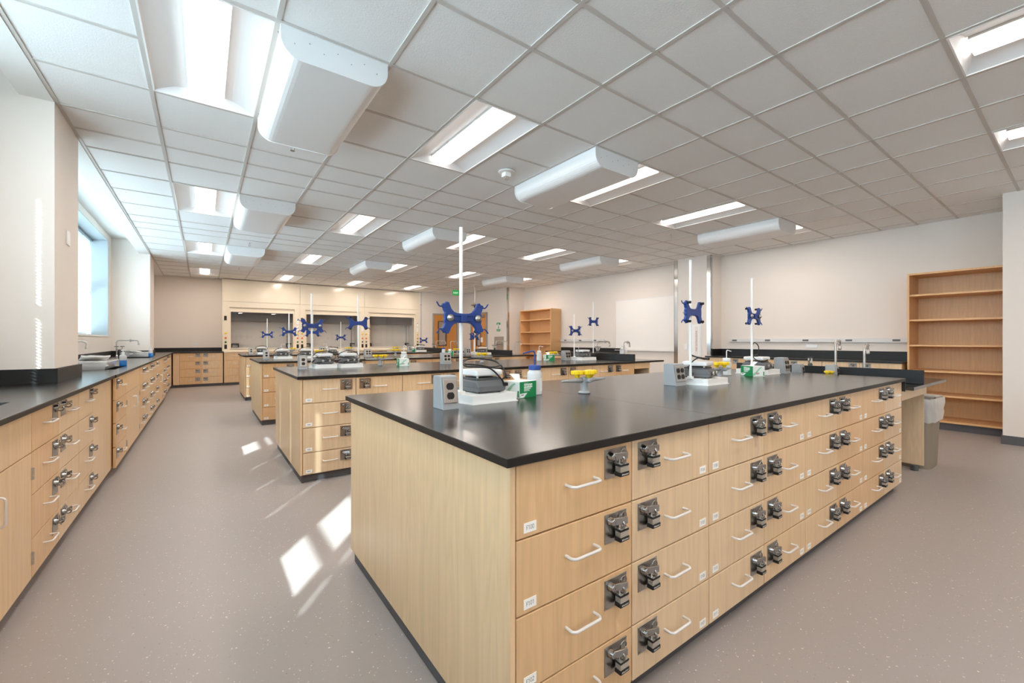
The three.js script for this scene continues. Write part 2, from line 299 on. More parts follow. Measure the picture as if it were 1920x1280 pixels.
// sprinklers, detector
let sp = null;
[[0.62, 4.08, 'past the nearest chilled beam'], [0.64, 8.64, 'beside the far window-side chilled beams'], [0.66, 11.69, 'near the back left wall cabinets'], [2.47, 12.46, 'before the fume hoods'], [6.04, 3.98, 'beside the third ceiling light of the nearest row'], [6.03, 8.5, 'above the emergency shower side of the room'], [5.95, 11.5, 'nearest the exit sign'], [7.16, 3.95, 'past the chilled beam nearest the column']].forEach(([c, d, w]) => {
  const label = 'small fire sprinkler head on the ceiling ' + w, pos = [c, CE, -d];
  if (sp) return dup(sp, label, pos);
  sp = thing('fire_sprinkler', label, 'sprinkler', pos, 0, 'ceiling fire sprinklers');
  part('escutcheon', lathe([[0, 0], [0.03, 0], [0.036, 0.004], [0.036, 0.006], [0, 0.006]].map(([x, y]) => [x, y - 0.006]), 18), M.white, sp);
  part('head', merge([cyl(0.011, 0.011, 0.022, 10).translate(0, -0.026, 0), bb(-0.014, -0.011, -0.055, -0.022, -0.003, 0.003), bb(0.011, 0.014, -0.055, -0.022, -0.003, 0.003), cyl(0.019, 0.019, 0.003, 14).translate(0, -0.058, 0)]), M.steel, sp);
});
{ const t = thing('ceiling_detector', 'white round detector with a square head and small prongs on the ceiling tiles', 'detector', [2.455, CE, -3.47]);
  part('base_plate', lathe([[0, -0.018], [0.075, -0.018], [0.082, -0.008], [0.082, 0], [0, 0]]), M.white, t);
  part('head', rb(-0.035, 0.035, -0.06, -0.016, -0.035, 0.035, 0.006), M.white, t);
  part('prongs', merge([-0.02, 0, 0.02].flatMap((x) => [cyl(0.006, 0.004, 0.026, 8).translate(x, -0.082, -0.012), cyl(0.006, 0.004, 0.026, 8).translate(x, -0.082, 0.015)])), M.brushed, t);
}

// ---------- cabinet hardware ----------
const H_HANDLE = merge([tube([[-0.058, 0, 0], [-0.058, 0, 0.022], [-0.052, 0, 0.031], [-0.043, 0, 0.034], [0, 0, 0.034], [0.043, 0, 0.034], [0.052, 0, 0.031], [0.058, 0, 0.022], [0.058, 0, 0]], 0.0048, 36, 8)]);
const H_HASP = merge([rb(-0.052, 0.052, -0.046, 0.046, 0, 0.0025, 0.001), ...[[-0.046, -0.04], [0.046, -0.04], [0.046, 0.04], [-0.046, 0.04]].map(([x, y]) => rot(cyl(0.003, 0.003, 0.0015, 8), PI / 2).translate(x, y, 0.0022))]);
const H_STAPLE = merge([rot(lathe([[0, 0.02], [0.008, 0.02], [0.01, 0.017], [0.01, 0.012], [0.0125, 0.01], [0.0125, 0.002], [0.015, 0], [0, 0]].reverse(), 18), PI / 2).translate(-0.028, 0.024, 0.002), rot(rb(-0.012, 0.04, -0.011, 0.011, -0.0035, 0.0035, 0.002), 0, -0.3).translate(-0.018, 0.026, 0.02),
  rot(new THREE.TorusGeometry(0.012, 0.0035, 8, 16), 0, PI / 2).translate(0.004, 0.012, 0.022), new THREE.TorusGeometry(0.014, 0.002, 6, 18).translate(0.03, 0.026, 0.008), rb(-0.012, 0.02, -0.004, 0.02, 0.002, 0.012, 0.003)]);
const NUM = canvasTex(1024, 1024, (g) => { g.fillStyle = '#f7f7f4'; g.fillRect(0, 0, 1024, 1024); for (let i = 0; i < 32; i++) txt(g, 'F' + (100 + i), (i % 4) * 256 + 128, Math.floor(i / 4) * 128 + 64, 78, '#3a3a3c', 'normal'); });
M.number = new THREE.MeshStandardMaterial({ map: NUM, roughness: 0.6 });
const tagBox = (w, h) => bb(-w / 2, w / 2, -h / 2, h / 2, 0, 0.0012);
function numberTag(i) { const g = tagBox(0.043, 0.027), uv = g.attributes.uv, p = g.attributes.position; for (let k = 0; k < p.count; k++) { const u = p.getX(k) / 0.043 + 0.5, v = p.getY(k) / 0.027 + 0.5; uv.setXY(k, ((i % 4) + u) / 4, 1 - (Math.floor(i / 4) + 1 - v) / 8); } return g; }
const smudge = canvasTex(64, 32, (g) => { g.fillStyle = '#f7f7f4'; g.fillRect(0, 0, 64, 32); g.fillStyle = '#b9b9bd'; g.fillRect(16, 11, 32, 10); });
M.farNumber = new THREE.MeshStandardMaterial({ map: smudge, roughness: 0.6 });
const H_TAG = (() => { const g = tagBox(0.05, 0.027), uv = g.attributes.uv, p = g.attributes.position; for (let k = 0; k < p.count; k++) uv.setXY(k, p.getX(k) / 0.05 + 0.5, p.getY(k) / 0.027 + 0.5); return g; })();
const HINGE = merge([bb(-0.006, 0.006, -0.03, 0.03, 0, 0.006), ...[-0.02, 0, 0.02].map((y) => cyl(0.006, 0.006, 0.017, 8).translate(0, y - 0.009, 0.006))]);
const ROWH = [0.07, 0.254, 0.463, 0.668, 0.872];
const frontCache = {}; let fv = 0;
const frontGeo = (w, h) => { const k = w.toFixed(3) + '_' + h.toFixed(3) + '_' + (fv++ % 4); return frontCache[k] ??= rb(-w / 2, w / 2, -h / 2, h / 2, 0, 0.02, 0.0022, (fv * 0.317) % 0.9, (fv * 0.53) % 1.8); };
const MW = [M.maple, M.mapleB, M.mapleC];
// a run unit: columns from local x = 0, fronts facing +z with their faces at z = 0, carcass behind
function cabinet(label, cols, { depth = 0.6, group = 'maple base cabinets', num, numFar, top = ROWH[4] } = {}) {
  const W = cols.reduce((s, c) => s + c.w, 0), t = thing('base_cabinet', label, 'cabinet', [0, 0, 0], 0, group);
  part('carcass', bb(0.001, W - 0.001, ROWH[0] + 0.002, top, -depth, -0.028, 0.1, 0.3), M.mapleIn, t);
  let x = 0;
  cols.forEach((c, ci) => {
    const g = 0.0024, cx = x + c.w / 2, fw = c.w - 2 * g;
    const drawer = (y0, y1, r) => {
      const f = part('drawer', frontGeo(fw, y1 - y0 - 2 * g), MW[(ci + r * 2 + fv) % 3], t, [cx, (y0 + y1) / 2, -0.02]);
      if (!c.noHandle) part('handle', H_HANDLE, M.silverPaint, f, [0, 0.012, 0.02]);
      if (c.hasp) part('hasp', H_HASP, M.plate, f, [(c.hasp === 'R' ? 1 : -1) * (c.w / 2 - 0.082), (y1 - y0) / 2 - 0.06, 0.02]), part('staple', H_STAPLE, M.staple, f, [(c.hasp === 'R' ? 1 : -1) * (c.w / 2 - 0.082), (y1 - y0) / 2 - 0.06, 0.02]);
      if (c.tag) part('number_label', num !== undefined ? numberTag(num + ci * 4 + (3 - r)) : H_TAG, num !== undefined ? M.number : M.farNumber, f, [(c.tag === 'L' ? -1 : 1) * (c.w / 2 - 0.048), -(y1 - y0) / 2 + 0.028, 0.02]);
      return f;
    };
    if (c.type === 'filler') part('filler_panel', rb(x + g, x + c.w - g, ROWH[0], ROWH[4], -0.02, c.out ?? 0, 0.002, 0.4, 0.1), M.maple, t);
    else if (c.type === 'sink') {
      part('apron_panel', rb(x + g, x + c.w - g, ROWH[3] + g, ROWH[4], -0.02, 0, 0.002, 0.2, 0.7), M.mapleC, t);
      for (const s of [-1, 1]) {
        const d = part('door', frontGeo(fw / 2 - 0.001, ROWH[3] - ROWH[0] - 2 * g), M.mapleC, t, [cx + s * (fw / 4 + 0.0005), (ROWH[0] + ROWH[3]) / 2, -0.02]);
        part('handle', H_HANDLE.clone().rotateZ(PI / 2), M.silverPaint, d, [-s * (fw / 4 - 0.035), 0.16, 0.02]);
        for (const y of [0.2, -0.2]) part('hinge', HINGE, M.brushed, d, [s * (fw / 4 - 0.001), y, 0.018]);
      }
    } else for (let r = 0; r < 4; r++) drawer(ROWH[r] + (r ? 0 : 0), ROWH[r + 1], r);
    x += c.w;
  });
  return t;
}
// padlock
const lockPrint = canvasTex(128, 64, (g) => { g.fillStyle = '#101114'; g.fillRect(0, 0, 128, 64); g.strokeStyle = '#fff'; txt(g, 'Master', 64, 34, 34, '#ffffff', 'italic bold'); });
M.lockPrint = new THREE.MeshStandardMaterial({ map: lockPrint, roughness: 0.5 });
const steelPrint = canvasTex(128, 32, (g) => { g.fillStyle = '#101114'; g.fillRect(0, 0, 128, 32); for (let i = 0; i < 9; i++) { g.fillStyle = '#cfcfcf'; g.fillRect(22 + i * 9, 10, 6, 12); } });
M.lockTop = new THREE.MeshStandardMaterial({ map: steelPrint, roughness: 0.5 });
function faceDecal(w, h, flip) { const g = new THREE.PlaneGeometry(w, h); return bare(g); }
function lockProto(label) {
  const t = thing('padlock', label, 'padlock', [0, 0, 0], 0, 'padlocks on the drawers'); 
  const lam = []; for (let i = 0; i < 8; i++) lam.push(rb(-0.0195, 0.0195, -0.016 + i * 0.0042, -0.0122 + i * 0.0042, -0.011, 0.011, 0.0012));
  part('body', merge(lam), M.brushed, t);
  part('top_bumper', rb(-0.0208, 0.0208, 0.0085, 0.0165, -0.012, 0.012, 0.002), M.rubber, t);
  const b = part('bottom_bumper', rb(-0.0215, 0.0215, -0.0225, -0.0085, -0.0125, 0.0125, 0.002), M.rubber, t);
  part('lettering', faceDecal(0.036, 0.0115), M.lockPrint, b, [0, -0.0155, 0.0128]);
  part('shackle', tube([[-0.0115, 0.014, 0], [-0.0115, 0.03, 0], [-0.008, 0.039, 0], [0, 0.042, 0], [0.008, 0.039, 0], [0.0115, 0.03, 0], [0.0115, 0.014, 0]], 0.0033, 24, 8), M.chrome, t);
  return t;
}
let lk = null;
function lock(x, y, z, turn, label, group) { if (!lk) { lk = lockProto(label); lk.position.set(x, y, z); lk.rotation.y = turn; lk.userData.group = group; } else dup(lk, label, [x, y, z], turn, group); }

// ---------- islands ----------
const T = 0.9, slabT = 0.026;
function slab(parent, c0, c1, d0, d1, top = T) {
  const m = part('worktop_slab', rb(c0, c1, top - slabT, top - 0.0022, -d1, -d0, 0.002), M.epoxyEdge, parent);
  part('polished_face', rb(c0, c1, top - 0.003, top, -d1, -d0, 0.0014, 0, 0, 2), M.epoxy, m);
}
const ISL = ['front', 'second', 'third', 'rear'];
function island(k, d0, ncol, cw) {
  const nm = `${ISL[k]} island`, c0 = 0.645, df = d0 + 0.022, dEnd = d0 + 1.52, cEnd = c0 + 0.02 + ncol * cw, locks = [];
  solo('end_panel', `tall plain maple panel closing the aisle end of the ${nm} bench`, 'panel', rb(c0, c0 + 0.019, 0.07, T - slabT, -(dEnd - 0.022), -(df - 0.001), 0.002, 0.13 * k, 0.2), M.mapleC);
  for (let u = 0; u < ncol / 2; u++) {
    const cols = [{ w: cw, hasp: 'R', tag: 'L' }, { w: cw, hasp: 'L', tag: 'R' }];
    const t = cabinet(`maple drawer cabinet of the ${nm} bench, ${u === 0 ? 'nearest the aisle end' : u === ncol / 2 - 1 ? 'nearest the sink end' : ORD[u] + ' from the aisle end'}`, cols, { depth: dEnd - df - 0.03, num: k === 0 ? u * 8 : undefined, group: `drawer cabinets of the ${nm}` });
    t.position.set(c0 + 0.02 + u * 2 * cw, 0, -df);
  }
  solo('toe_kick', `dark grey rubber toe kick round the foot of the ${nm} bench`, 'plinth', merge([pb(c0 + 0.018, c0 + 0.03, 0, 0.07, df + 0.03, dEnd - 0.03), pb(c0 + 0.018, cEnd - 0.02, 0, 0.07, df + 0.045, df + 0.057), pb(cEnd - 0.03, cEnd - 0.02, 0, 0.07, df + 0.05, dEnd - 0.03), pb(c0 + 0.03, cEnd - 0.03, 0, 0.07, dEnd - 0.05, dEnd - 0.04),
    rot(cyl(0.014, 0.0, 0.014, 4), 0)].slice(0, 4)), M.base);
  // padlocks that the photograph shows
  for (let i = 0; i < ncol; i++) for (let r = 0; r < 4; r++) {
    const show = k === 0 || (k === 1 && (r === 3 || i < 2)) || (k === 2 && r === 3 && i > 1);
    if (!show) continue;
    const s = i % 2 ? -1 : 1, y = ROWH[r + 1] - 0.06 - 0.016, x = c0 + 0.02 + (i + 0.5) * cw + s * (cw / 2 - 0.082) + 0.008;
    lock(x, y, -df + 0.02, 0, k === 0 ? `laminated steel padlock on the drawer marked F${100 + i * 4 + 3 - r}` : `small steel padlock on the ${['bottom', 'third', 'second', 'top'][r]} drawer of the ${nm}, ${ORD[i]} column from the aisle`, `padlocks on the ${nm}`);
  }
  return { d0, dEnd, df, cEnd };
}
const I = [island(0, 0.875, 8, 0.4775), island(1, 3.86, 10, 0.4335), island(2, 6.86, 10, 0.4335), island(3, 9.86, 10, 0.4335)];
I.forEach((q, k) => {
  const nm = `${ISL[k]} island`;
  const right = k ? 5.68 : 4.5, t = thing('worktop', `matte black epoxy resin worktop of the ${nm} bench`, 'worktop', [0, 0, 0], 0, 'black worktops');
  slab(t, 0.622, 1.664, q.d0, q.dEnd); slab(t, 1.666, k ? 3.6 : right, q.d0, q.dEnd);
  if (k) slab(t, 3.602, right, q.d0, q.dEnd);
  // sink end: support panel, apron, curb
  const h = k ? T : 0.83, s = thing('sink_bench', `${k ? 'black curb and maple knee space' : 'lower black sink counter with curb and knee space'} at the sink end of ${nm}`, 'sink bench');
  const cc = k ? q.cEnd - 0.01 : 4.87, c1 = k ? right : 5.74;
  if (!k) { part('counter_slab', muv(extr([[4.501, q.d0 - 0.045], [c1, q.d0 - 0.045], [c1, q.dEnd], [4.501, q.dEnd]], slabT - 0.006, 0.003, [[[5.1, 1.35], [5.1, 1.85], [5.5, 1.85], [5.5, 1.35]]]).rotateX(-PI / 2).translate(0, h - slabT + 0.003, 0)), M.epoxy, s); part('riser', pb(4.487, 4.4995, h - slabT - 0.01, T - slabT, q.d0 + 0.002, q.dEnd - 0.002), M.epoxyEdge, s); }
  part('curb', rb(cc, cc + 0.03, h, h + (k ? 0.1 : 0.118), -(q.dEnd - 0.02), -(q.d0 - (k ? -0.02 : 0.04)), 0.003), M.epoxyEdge, s);
  const ps = k ? 5.36 : 5.33;
  part('support_panel', pb(ps, ps + 0.02, 0.05, h - slabT, q.d0 + 0.04, q.dEnd - 0.05, 0.3), M.maple, s);
  part('apron', pb(q.cEnd + 0.002, ps, h - slabT - 0.085, h - slabT, q.d0 + 0.02, q.d0 + 0.04), M.mapleC, s);
  part('leg', cyl(0.03, 0.03, 0.05, 16).translate(ps - 0.02, 0, -(q.d0 + 0.1)), M.darkGray, s);
  if (!k) part('basin', merge([pb(5.09, 5.51, h - 0.2, h - 0.19, 1.34, 1.86), pb(5.09, 5.099, h - 0.19, h - 0.002, 1.34, 1.86), pb(5.501, 5.51, h - 0.19, h - 0.002, 1.34, 1.86), pb(5.099, 5.501, h - 0.19, h - 0.002, 1.34, 1.349), pb(5.099, 5.501, h - 0.19, h - 0.002, 1.851, 1.86)]), M.epoxyEdge, s);
});

// ---------- bench-top apparatus ----------
function outletBox(label, c, d, h, quad, turn = 0) {               // c, d: centre of the front foot edge
  const w = quad ? 0.118 : 0.08, D = 0.09, H = 0.14, t = thing('outlet_box', label, 'outlet box', [c, h, -d], turn, 'bench outlet boxes');
  const hs = extr([[0, 0], [D, 0], [D, H - 0.004], [D - 0.004, H], [0.026, H], [0.02, H - 0.004]], w - 0.004, 0.002).rotateY(PI / 2).translate(-(w - 0.004) / 2, 0.002, 0);
  part('housing', muv(hs), M.grayPaint, t);
  const tilt = -Math.atan2(0.02, H), put = (g) => rot(g, tilt).translate(0, 0.078, -0.0105);
  part('faceplate', put(rb(-(quad ? 0.052 : 0.032), quad ? 0.052 : 0.032, -0.052, 0.052, 0.002, 0.007, 0.002)), M.steel, t);
  for (const x of quad ? [-0.023, 0.023] : [0]) for (const y of [-0.0205, 0.0205]) {
    const s = new THREE.Shape(); s.absarc(0, 0, 0.0172, -1.05, 1.05); s.absarc(0, 0, 0.0172, PI - 1.05, PI + 1.05);
    part('socket', put(bare(new THREE.ExtrudeGeometry(s, { depth: 0.003, bevelEnabled: false }).translate(x, y, 0.0065))), M.black, t);
  }
  return t;
}
function clamp(label, c, h, d, turn = 0, hang = 0) {
  const t = thing('burette_clamp', label, 'clamp', [c, h, -d], turn, 'blue double burette clamps');
  const q = [[0, 0.019], [0.034, 0.02], [0.052, 0.027], [0.066, 0.042], [0.074, 0.06], [0.079, 0.07], [0.089, 0.072], [0.097, 0.063], [0.106, 0.062], [0.11, 0.055], [0.103, 0.046], [0.1, 0.036], [0.094, 0.026], [0.098, 0.012], [0.096, 0]];
  const up = q, all = [...up.map(([x, y]) => [x, y]), ...up.slice(0, -1).reverse().map(([x, y]) => [x, -y]), ...up.slice(1).map(([x, y]) => [-x, -y]), ...up.slice(0, -1).reverse().map(([x, y]) => [-x, y])];
  part('body', muv(extr(all, 0.012, 0.003).translate(0, 0, 0.004)), M.blue, t);
  part('rib', merge([rb(-0.05, 0.05, -0.0135, -0.0095, 0.018, 0.025, 0.0015), rb(-0.05, 0.05, 0.0095, 0.0135, 0.018, 0.025, 0.0015), rb(-0.016, 0.016, -0.02, 0.02, 0.015, 0.028, 0.003)]), M.blue, t);
  for (const s of [-1, 1]) {
    part('bolt', merge([rot(lathe([[0.0, 0.01], [0.006, 0.009], [0.008, 0.004], [0.008, 0], [0.016, 0], [0.016, -0.008], [0, -0.008]].reverse(), 16), PI / 2).translate(s * 0.075, 0, 0.03)]), M.brushed, t);
    for (const v of [-1, 1]) {
      part('lever', tube([[s * 0.102, v * 0.056, 0.008], [s * 0.115, v * 0.052, 0.01], [s * 0.125, v * 0.054, 0.012], [s * 0.133, v * 0.063, 0.014], [s * 0.139, v * 0.072, 0.014]], 0.0034, 16, 7), M.blue, t);
      part('rubber_tip', rot(cyl(0.0085, 0.0085, 0.026, 12), PI / 2).translate(s * 0.086, v * 0.062, -0.02), M.rubber, t);
    }
  }
  t.rotation.z = hang; return t;
}
const CORDS = [
  [[0.07, 0.05, 0.04], [0.11, 0.07, 0.05], [0.135, 0.11, 0.0], [0.11, 0.15, -0.05], [0.02, 0.162, -0.075], [-0.07, 0.156, -0.06], [-0.105, 0.142, -0.01], [-0.05, 0.136, 0.05], [0.02, 0.124, 0.06], [0.1, 0.13, 0.02], [0.09, 0.152, -0.04], [-0.02, 0.164, -0.06], [-0.09, 0.152, -0.02], [-0.11, 0.132, 0.03], [-0.06, 0.128, 0.06], [0.0, 0.118, 0.085], [0.05, 0.07, 0.1], [0.075, 0.04, 0.095]],
  [[-0.09, 0.05, 0.03], [-0.13, 0.03, 0.06], [-0.12, 0.012, 0.1], [-0.03, 0.03, 0.105], [0.06, 0.045, 0.1], [0.11, 0.07, 0.06], [0.1, 0.12, -0.02], [0.03, 0.14, -0.05], [-0.06, 0.125, -0.03], [-0.12, 0.075, 0.03], [-0.05, 0.07, 0.1], [0.05, 0.04, 0.108], [0.12, 0.02, 0.06]],
  [[-0.1, 0.03, 0.0], [-0.15, 0.06, -0.01], [-0.15, 0.1, 0.0], [-0.09, 0.138, 0.03], [0.0, 0.13, 0.05], [0.09, 0.12, 0.035], [0.1, 0.128, 0.0], [0.0, 0.145, -0.03], [-0.08, 0.158, -0.02], [-0.09, 0.14, 0.03], [-0.02, 0.128, 0.055], [0.08, 0.134, 0.045], [0.11, 0.126, 0.02]],
  [[0.09, 0.045, 0.06], [0.13, 0.06, 0.02], [0.09, 0.08, -0.02], [0.0, 0.085, 0.09], [-0.08, 0.075, 0.07], [-0.12, 0.1, 0.03], [-0.14, 0.17, 0.02], [-0.1, 0.225, 0.01], [-0.03, 0.235, 0.0], [0.03, 0.2, 0.0], [0.02, 0.14, 0.0], [-0.03, 0.12, 0.0]],
];
function hotplate(label, c, h, d, cordKind, turn = 0, knobs = true) {             // control face towards +z
  const t = thing('stirring_hotplate', label, 'hot plate', [c, h, -d], turn, 'grey stirring hot plates');
  const w = 0.082, D = 0.09;
  const body = extr([[-D, 0.012], [-D, 0.03], [-D + 0.012, 0.055], [D - 0.012, 0.055], [D + 0.006, 0.032], [D + 0.006, 0.016], [D - 0.006, 0.01]], 2 * w - 0.012, 0.006).rotateY(-PI / 2).translate(w - 0.006, 0, 0);
  part('body', muv(body), M.bodyGray, t);
  part('neck', rb(-w + 0.012, w - 0.012, 0.054, 0.074, -D + 0.015, D - 0.02, 0.006), M.darkGray, t);
  part('top_plate', merge([rb(-w + 0.004, w - 0.004, 0.082, 0.112, -D + 0.006, D - 0.01, 0.01, 0, 0, 2), ...[[-1, -1], [1, -1], [-1, 1], [1, 1]].map(([a, b]) => cyl(0.006, 0.006, 0.012, 8).translate(a * 0.06, 0.073, b * 0.06))]), M.whiteMetal, t);
  part('seam', bb(-w - 0.0015, w + 0.0015, 0.0265, 0.0285, -D - 0.0015, D + 0.008), M.darkGray, t);
  if (knobs) for (const x of [-0.03, 0.038]) part('knob', merge([rot(lathe([[0, 0.016], [0.01, 0.016], [0.012, 0.012], [0.013, 0], [0, 0]].reverse(), 18), PI / 2).translate(x, 0.036, D + 0.012)]), M.brushed, t);
  for (const [a, b] of [[-1, -1], [1, -1], [-1, 1], [1, 1]]) part('foot', cyl(0.01, 0.008, 0.012, 10).translate(a * 0.06, 0, b * 0.065), M.rubber, t);
  const cd = CORDS[cordKind], e = cd[cd.length - 1];
  part('power_cord', merge([tube(cd, 0.0042, 120, 7), rb(e[0] - 0.011, e[0] + 0.011, e[1] - 0.009, e[1] + 0.009, e[2] - 0.02, e[2] + 0.02, 0.004)]), M.cord, t);
  return t;
}
function stand(label, c0, c1, d0, d1, h, rodC, rodD, top, lean = 0) {   // white tray base with a rod
  const w = c1 - c0, D = d1 - d0, t = thing('support_stand', label, 'lab stand', [c0, h, -d0], 0, 'white support stands');
  const ol = (e) => [[0.022 - e, 0 - e], [w + e, 0 - e], [w + e, D + e], [0 - e, D + e], [0 - e, 0.075 - e * 0.3]];
  const base = extr(ol(0), 0.042).rotateX(-PI / 2), rim = extr(ol(0.006), 0.004).rotateX(-PI / 2);
  part('base', muv(base), M.plastic, t); part('base_rim', muv(rim), M.plastic, t);
  const x = rodC - c0, z = -(rodD - d0);
  part('rod_socket', merge([rb(x - 0.016, x + 0.016, 0.04, 0.058, z - 0.016, z + 0.016, 0.003)]), M.plastic, t);
  const rod = part('rod', cyl(0.0088, 0.0085, top - h - 0.045, 14), M.plastic, t, [x, 0.045, z]); rod.rotation.z = lean;
  return t;
}
function gasTurret(label, c, d, h, turn = 0, s = 1) {
  const t = thing('gas_turret', label, 'gas tap', [c, h, -d], turn, 'bench gas taps with yellow handles');
  part('post', lathe([[0, 0], [0.026, 0], [0.026, 0.006], [0.02, 0.01], [0.016, 0.014], [0.0155, 0.05], [0.018, 0.054], [0.018, 0.074], [0.012, 0.08], [0, 0.08]], 22), M.grayPaint, t);
  for (const a of [-1, 1]) part('nozzle', rot(lathe([[0, 0], [0.011, 0], [0.013, 0.02], [0.013, 0.036], [0.009, 0.044], [0.0105, 0.05], [0.009, 0.054], [0.0098, 0.062], [0.0035, 0.118], [0.0015, 0.12], [0, 0.12]], 16), 0, 0, -a * PI / 2).translate(a * 0.012, 0.064, 0), M.grayPaint, t);
  part('nozzle', rot(lathe([[0, 0], [0.012, 0], [0.013, 0.02], [0.01, 0.03], [0.0, 0.03]], 16), PI / 2).translate(0, 0.064, 0.008), M.grayPaint, t);
  for (const [x, z] of [[-0.042, 0], [0.042, 0], [0, 0.024]]) {
    const pts = []; for (let i = 0; i < 20; i++) { const a = i / 20 * 2 * PI, r = 0.021 + 0.0035 * Math.cos(5 * a); pts.push([r * Math.cos(a), r * Math.sin(a)]); }
    part('handle', merge([muv(extr(pts, 0.014, 0.0025).rotateX(-PI / 2).translate(x, 0.094, z)), cyl(0.008, 0.016, 0.02, 12).translate(x, 0.076, z)]), M.yellow, t);
  }
  t.scale.set(1.32 * s, 1.18 * s, 1.32 * s); return t;
}
const boxFront = canvasTex(256, 160, (g) => {
  g.fillStyle = '#0b8a50'; g.fillRect(0, 0, 256, 160); g.fillStyle = '#fff'; txt(g, 'kimberly-clark', 66, 16, 9, '#ffffff', 'bold', 'left'); g.fillStyle = '#f4fbf6'; g.fillRect(66, 24, 128, 36); txt(g, 'KIMTECH', 130, 43, 29, '#0b8a50');
  g.fillStyle = '#eaf6ef'; g.fillRect(66, 64, 110, 5); g.fillRect(66, 73, 100, 5); g.fillRect(66, 82, 80, 5); g.fillRect(66, 91, 90, 5); g.beginPath(); g.moveTo(6, 116); g.lineTo(118, 112); g.lineTo(66, 156); g.lineTo(6, 158); g.fill(); g.fillStyle = '#7a5a86'; g.fillRect(22, 126, 40, 8);
});
const boxSide = canvasTex(256, 128, (g) => { g.fillStyle = '#eef5f0'; g.fillRect(0, 0, 256, 128); g.fillStyle = '#9ed1b4'; g.beginPath(); g.moveTo(0, 90); g.bezierCurveTo(70, 80, 110, 20, 180, 10); g.lineTo(200, 18); g.bezierCurveTo(120, 40, 100, 110, 0, 120); g.fill(); g.fillStyle = '#b23a4a'; g.fillRect(70, 84, 70, 8); g.fillStyle = '#6a6f6c'; g.fillRect(70, 98, 54, 5); g.fillStyle = '#0b8a50'; g.fillRect(226, 70, 22, 50); });
M.boxFront = new THREE.MeshStandardMaterial({ map: boxFront, roughness: 0.45 }); M.boxSide = new THREE.MeshStandardMaterial({ map: boxSide, roughness: 0.45 });
function tissueBox(label, c, d, h, turn = 0) {                      // centre of the front foot edge; printed green end towards +z
  const w = 0.135, D = 0.115, H = 0.085, t = thing('tissue_box', label, 'tissue box', [c, h, -d], turn, 'green and white wiper boxes');
  part('carton', rb(-w / 2, w / 2, 0, H, -D, 0, 0.0015), M.label, t);
  part('green_front', bare(new THREE.PlaneGeometry(w - 0.001, H - 0.001)), M.boxFront, t, [0, H / 2, 0.0006]);
  for (const s of [-1, 1]) { const p = part('printed_side', bare(new THREE.PlaneGeometry(D - 0.001, H - 0.001)), M.boxSide, t, [s * (w / 2 + 0.0006), H / 2, -D / 2]); p.rotation.y = s * PI / 2; }
  const g = new THREE.PlaneGeometry(0.07, 0.06, 8, 6), p = g.attributes.position; for (let i = 0; i < p.count; i++) { const x = p.getX(i), y = p.getY(i) + 0.03; p.setXYZ(i, x * (0.5 + y * 9), y * 0.62, 0.018 * Math.sin(x * 90) * (y / 0.06) - 0.03 * y / 0.06); } g.computeVertexNormals();
  part('tissue', bare(g), M.paper, t, [-0.01, H - 0.002, -D / 2]);
  return t;
}
function washBottle(label, c, d, h, cap, turn = 0, s = 1, band = false) {
  const t = thing('wash_bottle', label, 'bottle', [c, h, -d], turn); const r = 0.037 * s, H = 0.118 * s;
  part('body', lathe([[0, 0], [r * 0.94, 0], [r, 0.005], [r, H * 0.86], [r * 0.93, H * 0.94], [r * 0.75, H], [r * 0.72, H + 0.012], [0, H + 0.012]]), M.poly, t);
  if (band) part('band', cyl(r + 0.0012, r + 0.0012, 0.006, 24).translate(0, H * 0.55, 0), M.limeBand, t);
  part('paper_label', new THREE.CylinderGeometry(r + 0.0006, r + 0.0006, H * 0.55, 16, 1, true, 0.1, 1.3).translate(0, H * 0.42, 0), M.label, t);
  part('cap', lathe([[0, H + 0.004], [r * 0.82, H + 0.004], [r * 0.84, H + 0.008], [r * 0.84, H + 0.026], [r * 0.8, H + 0.03], [0, H + 0.03]], 24), cap, t);
  part('spout', tube([[0, H + 0.026, 0], [0, H + 0.06, 0], [-0.001, H + 0.088 * s, 0], [-0.012, H + 0.096 * s, 0], [-0.035 * s, H + 0.094 * s, 0], [-0.075 * s, H + 0.086 * s, 0]], 0.0042, 30, 8), cap, t);
  return t;
}
const AT = (k) => `on the ${ISL[k]} island`;
const CL = (k, w) => `blue double burette clamp on the rod ${w} of the ${ISL[k]} island`;
// front island
outletBox('grey duplex outlet box at the aisle corner of the front island', 0.868, 1.645, T, false);
stand('white tray stand with tall rod beside the duplex outlet box of the front island', 0.985, 1.258, 1.69, 1.95, T, 0.997, 1.785, 1.742);
clamp(CL(0, 'nearest the aisle'), 0.997, 1.305, 1.785 - 0.008);
hotplate('grey stirring hot plate under a coiled black cord, nearest the aisle on the front island', 1.14, T + 0.042, 1.83, 0, 0, false);
tissueBox('green wiper tissue box beside the blue-capped wash bottle', 1.378, 1.75, T, 0.2);
washBottle('translucent wash bottle with blue cap and blue bent spout', 1.492, 1.835, T, M.bluecap, 0.05, 1.12);
gasTurret('grey gas tap with three yellow handles in the middle of the front island', 1.744, 1.7, T);
outletBox('grey four-socket outlet box in the middle of the front island', 2.552, 1.605, T, true);
stand('white tray stand with tall rod beside the four-socket outlet box of the front island', 2.655, 2.935, 1.49, 1.77, T, 2.653, 1.6, 1.742);
clamp(CL(0, 'beside the four-socket outlet box'), 2.66, 1.388, 1.575, PI + 0.05);
hotplate('grey stirring hot plate with bundled cords on the middle stand of the front island', 2.80, T + 0.042, 1.63, 2, 0.2);
gasTurret('grey gas tap with yellow handles behind the knobbed hot plate of the front island', 3.27, 1.72, T);
washBottle('white wash bottle with white spout beside the farther tissue box of the front island', 3.64, 1.86, T, M.plastic, PI);
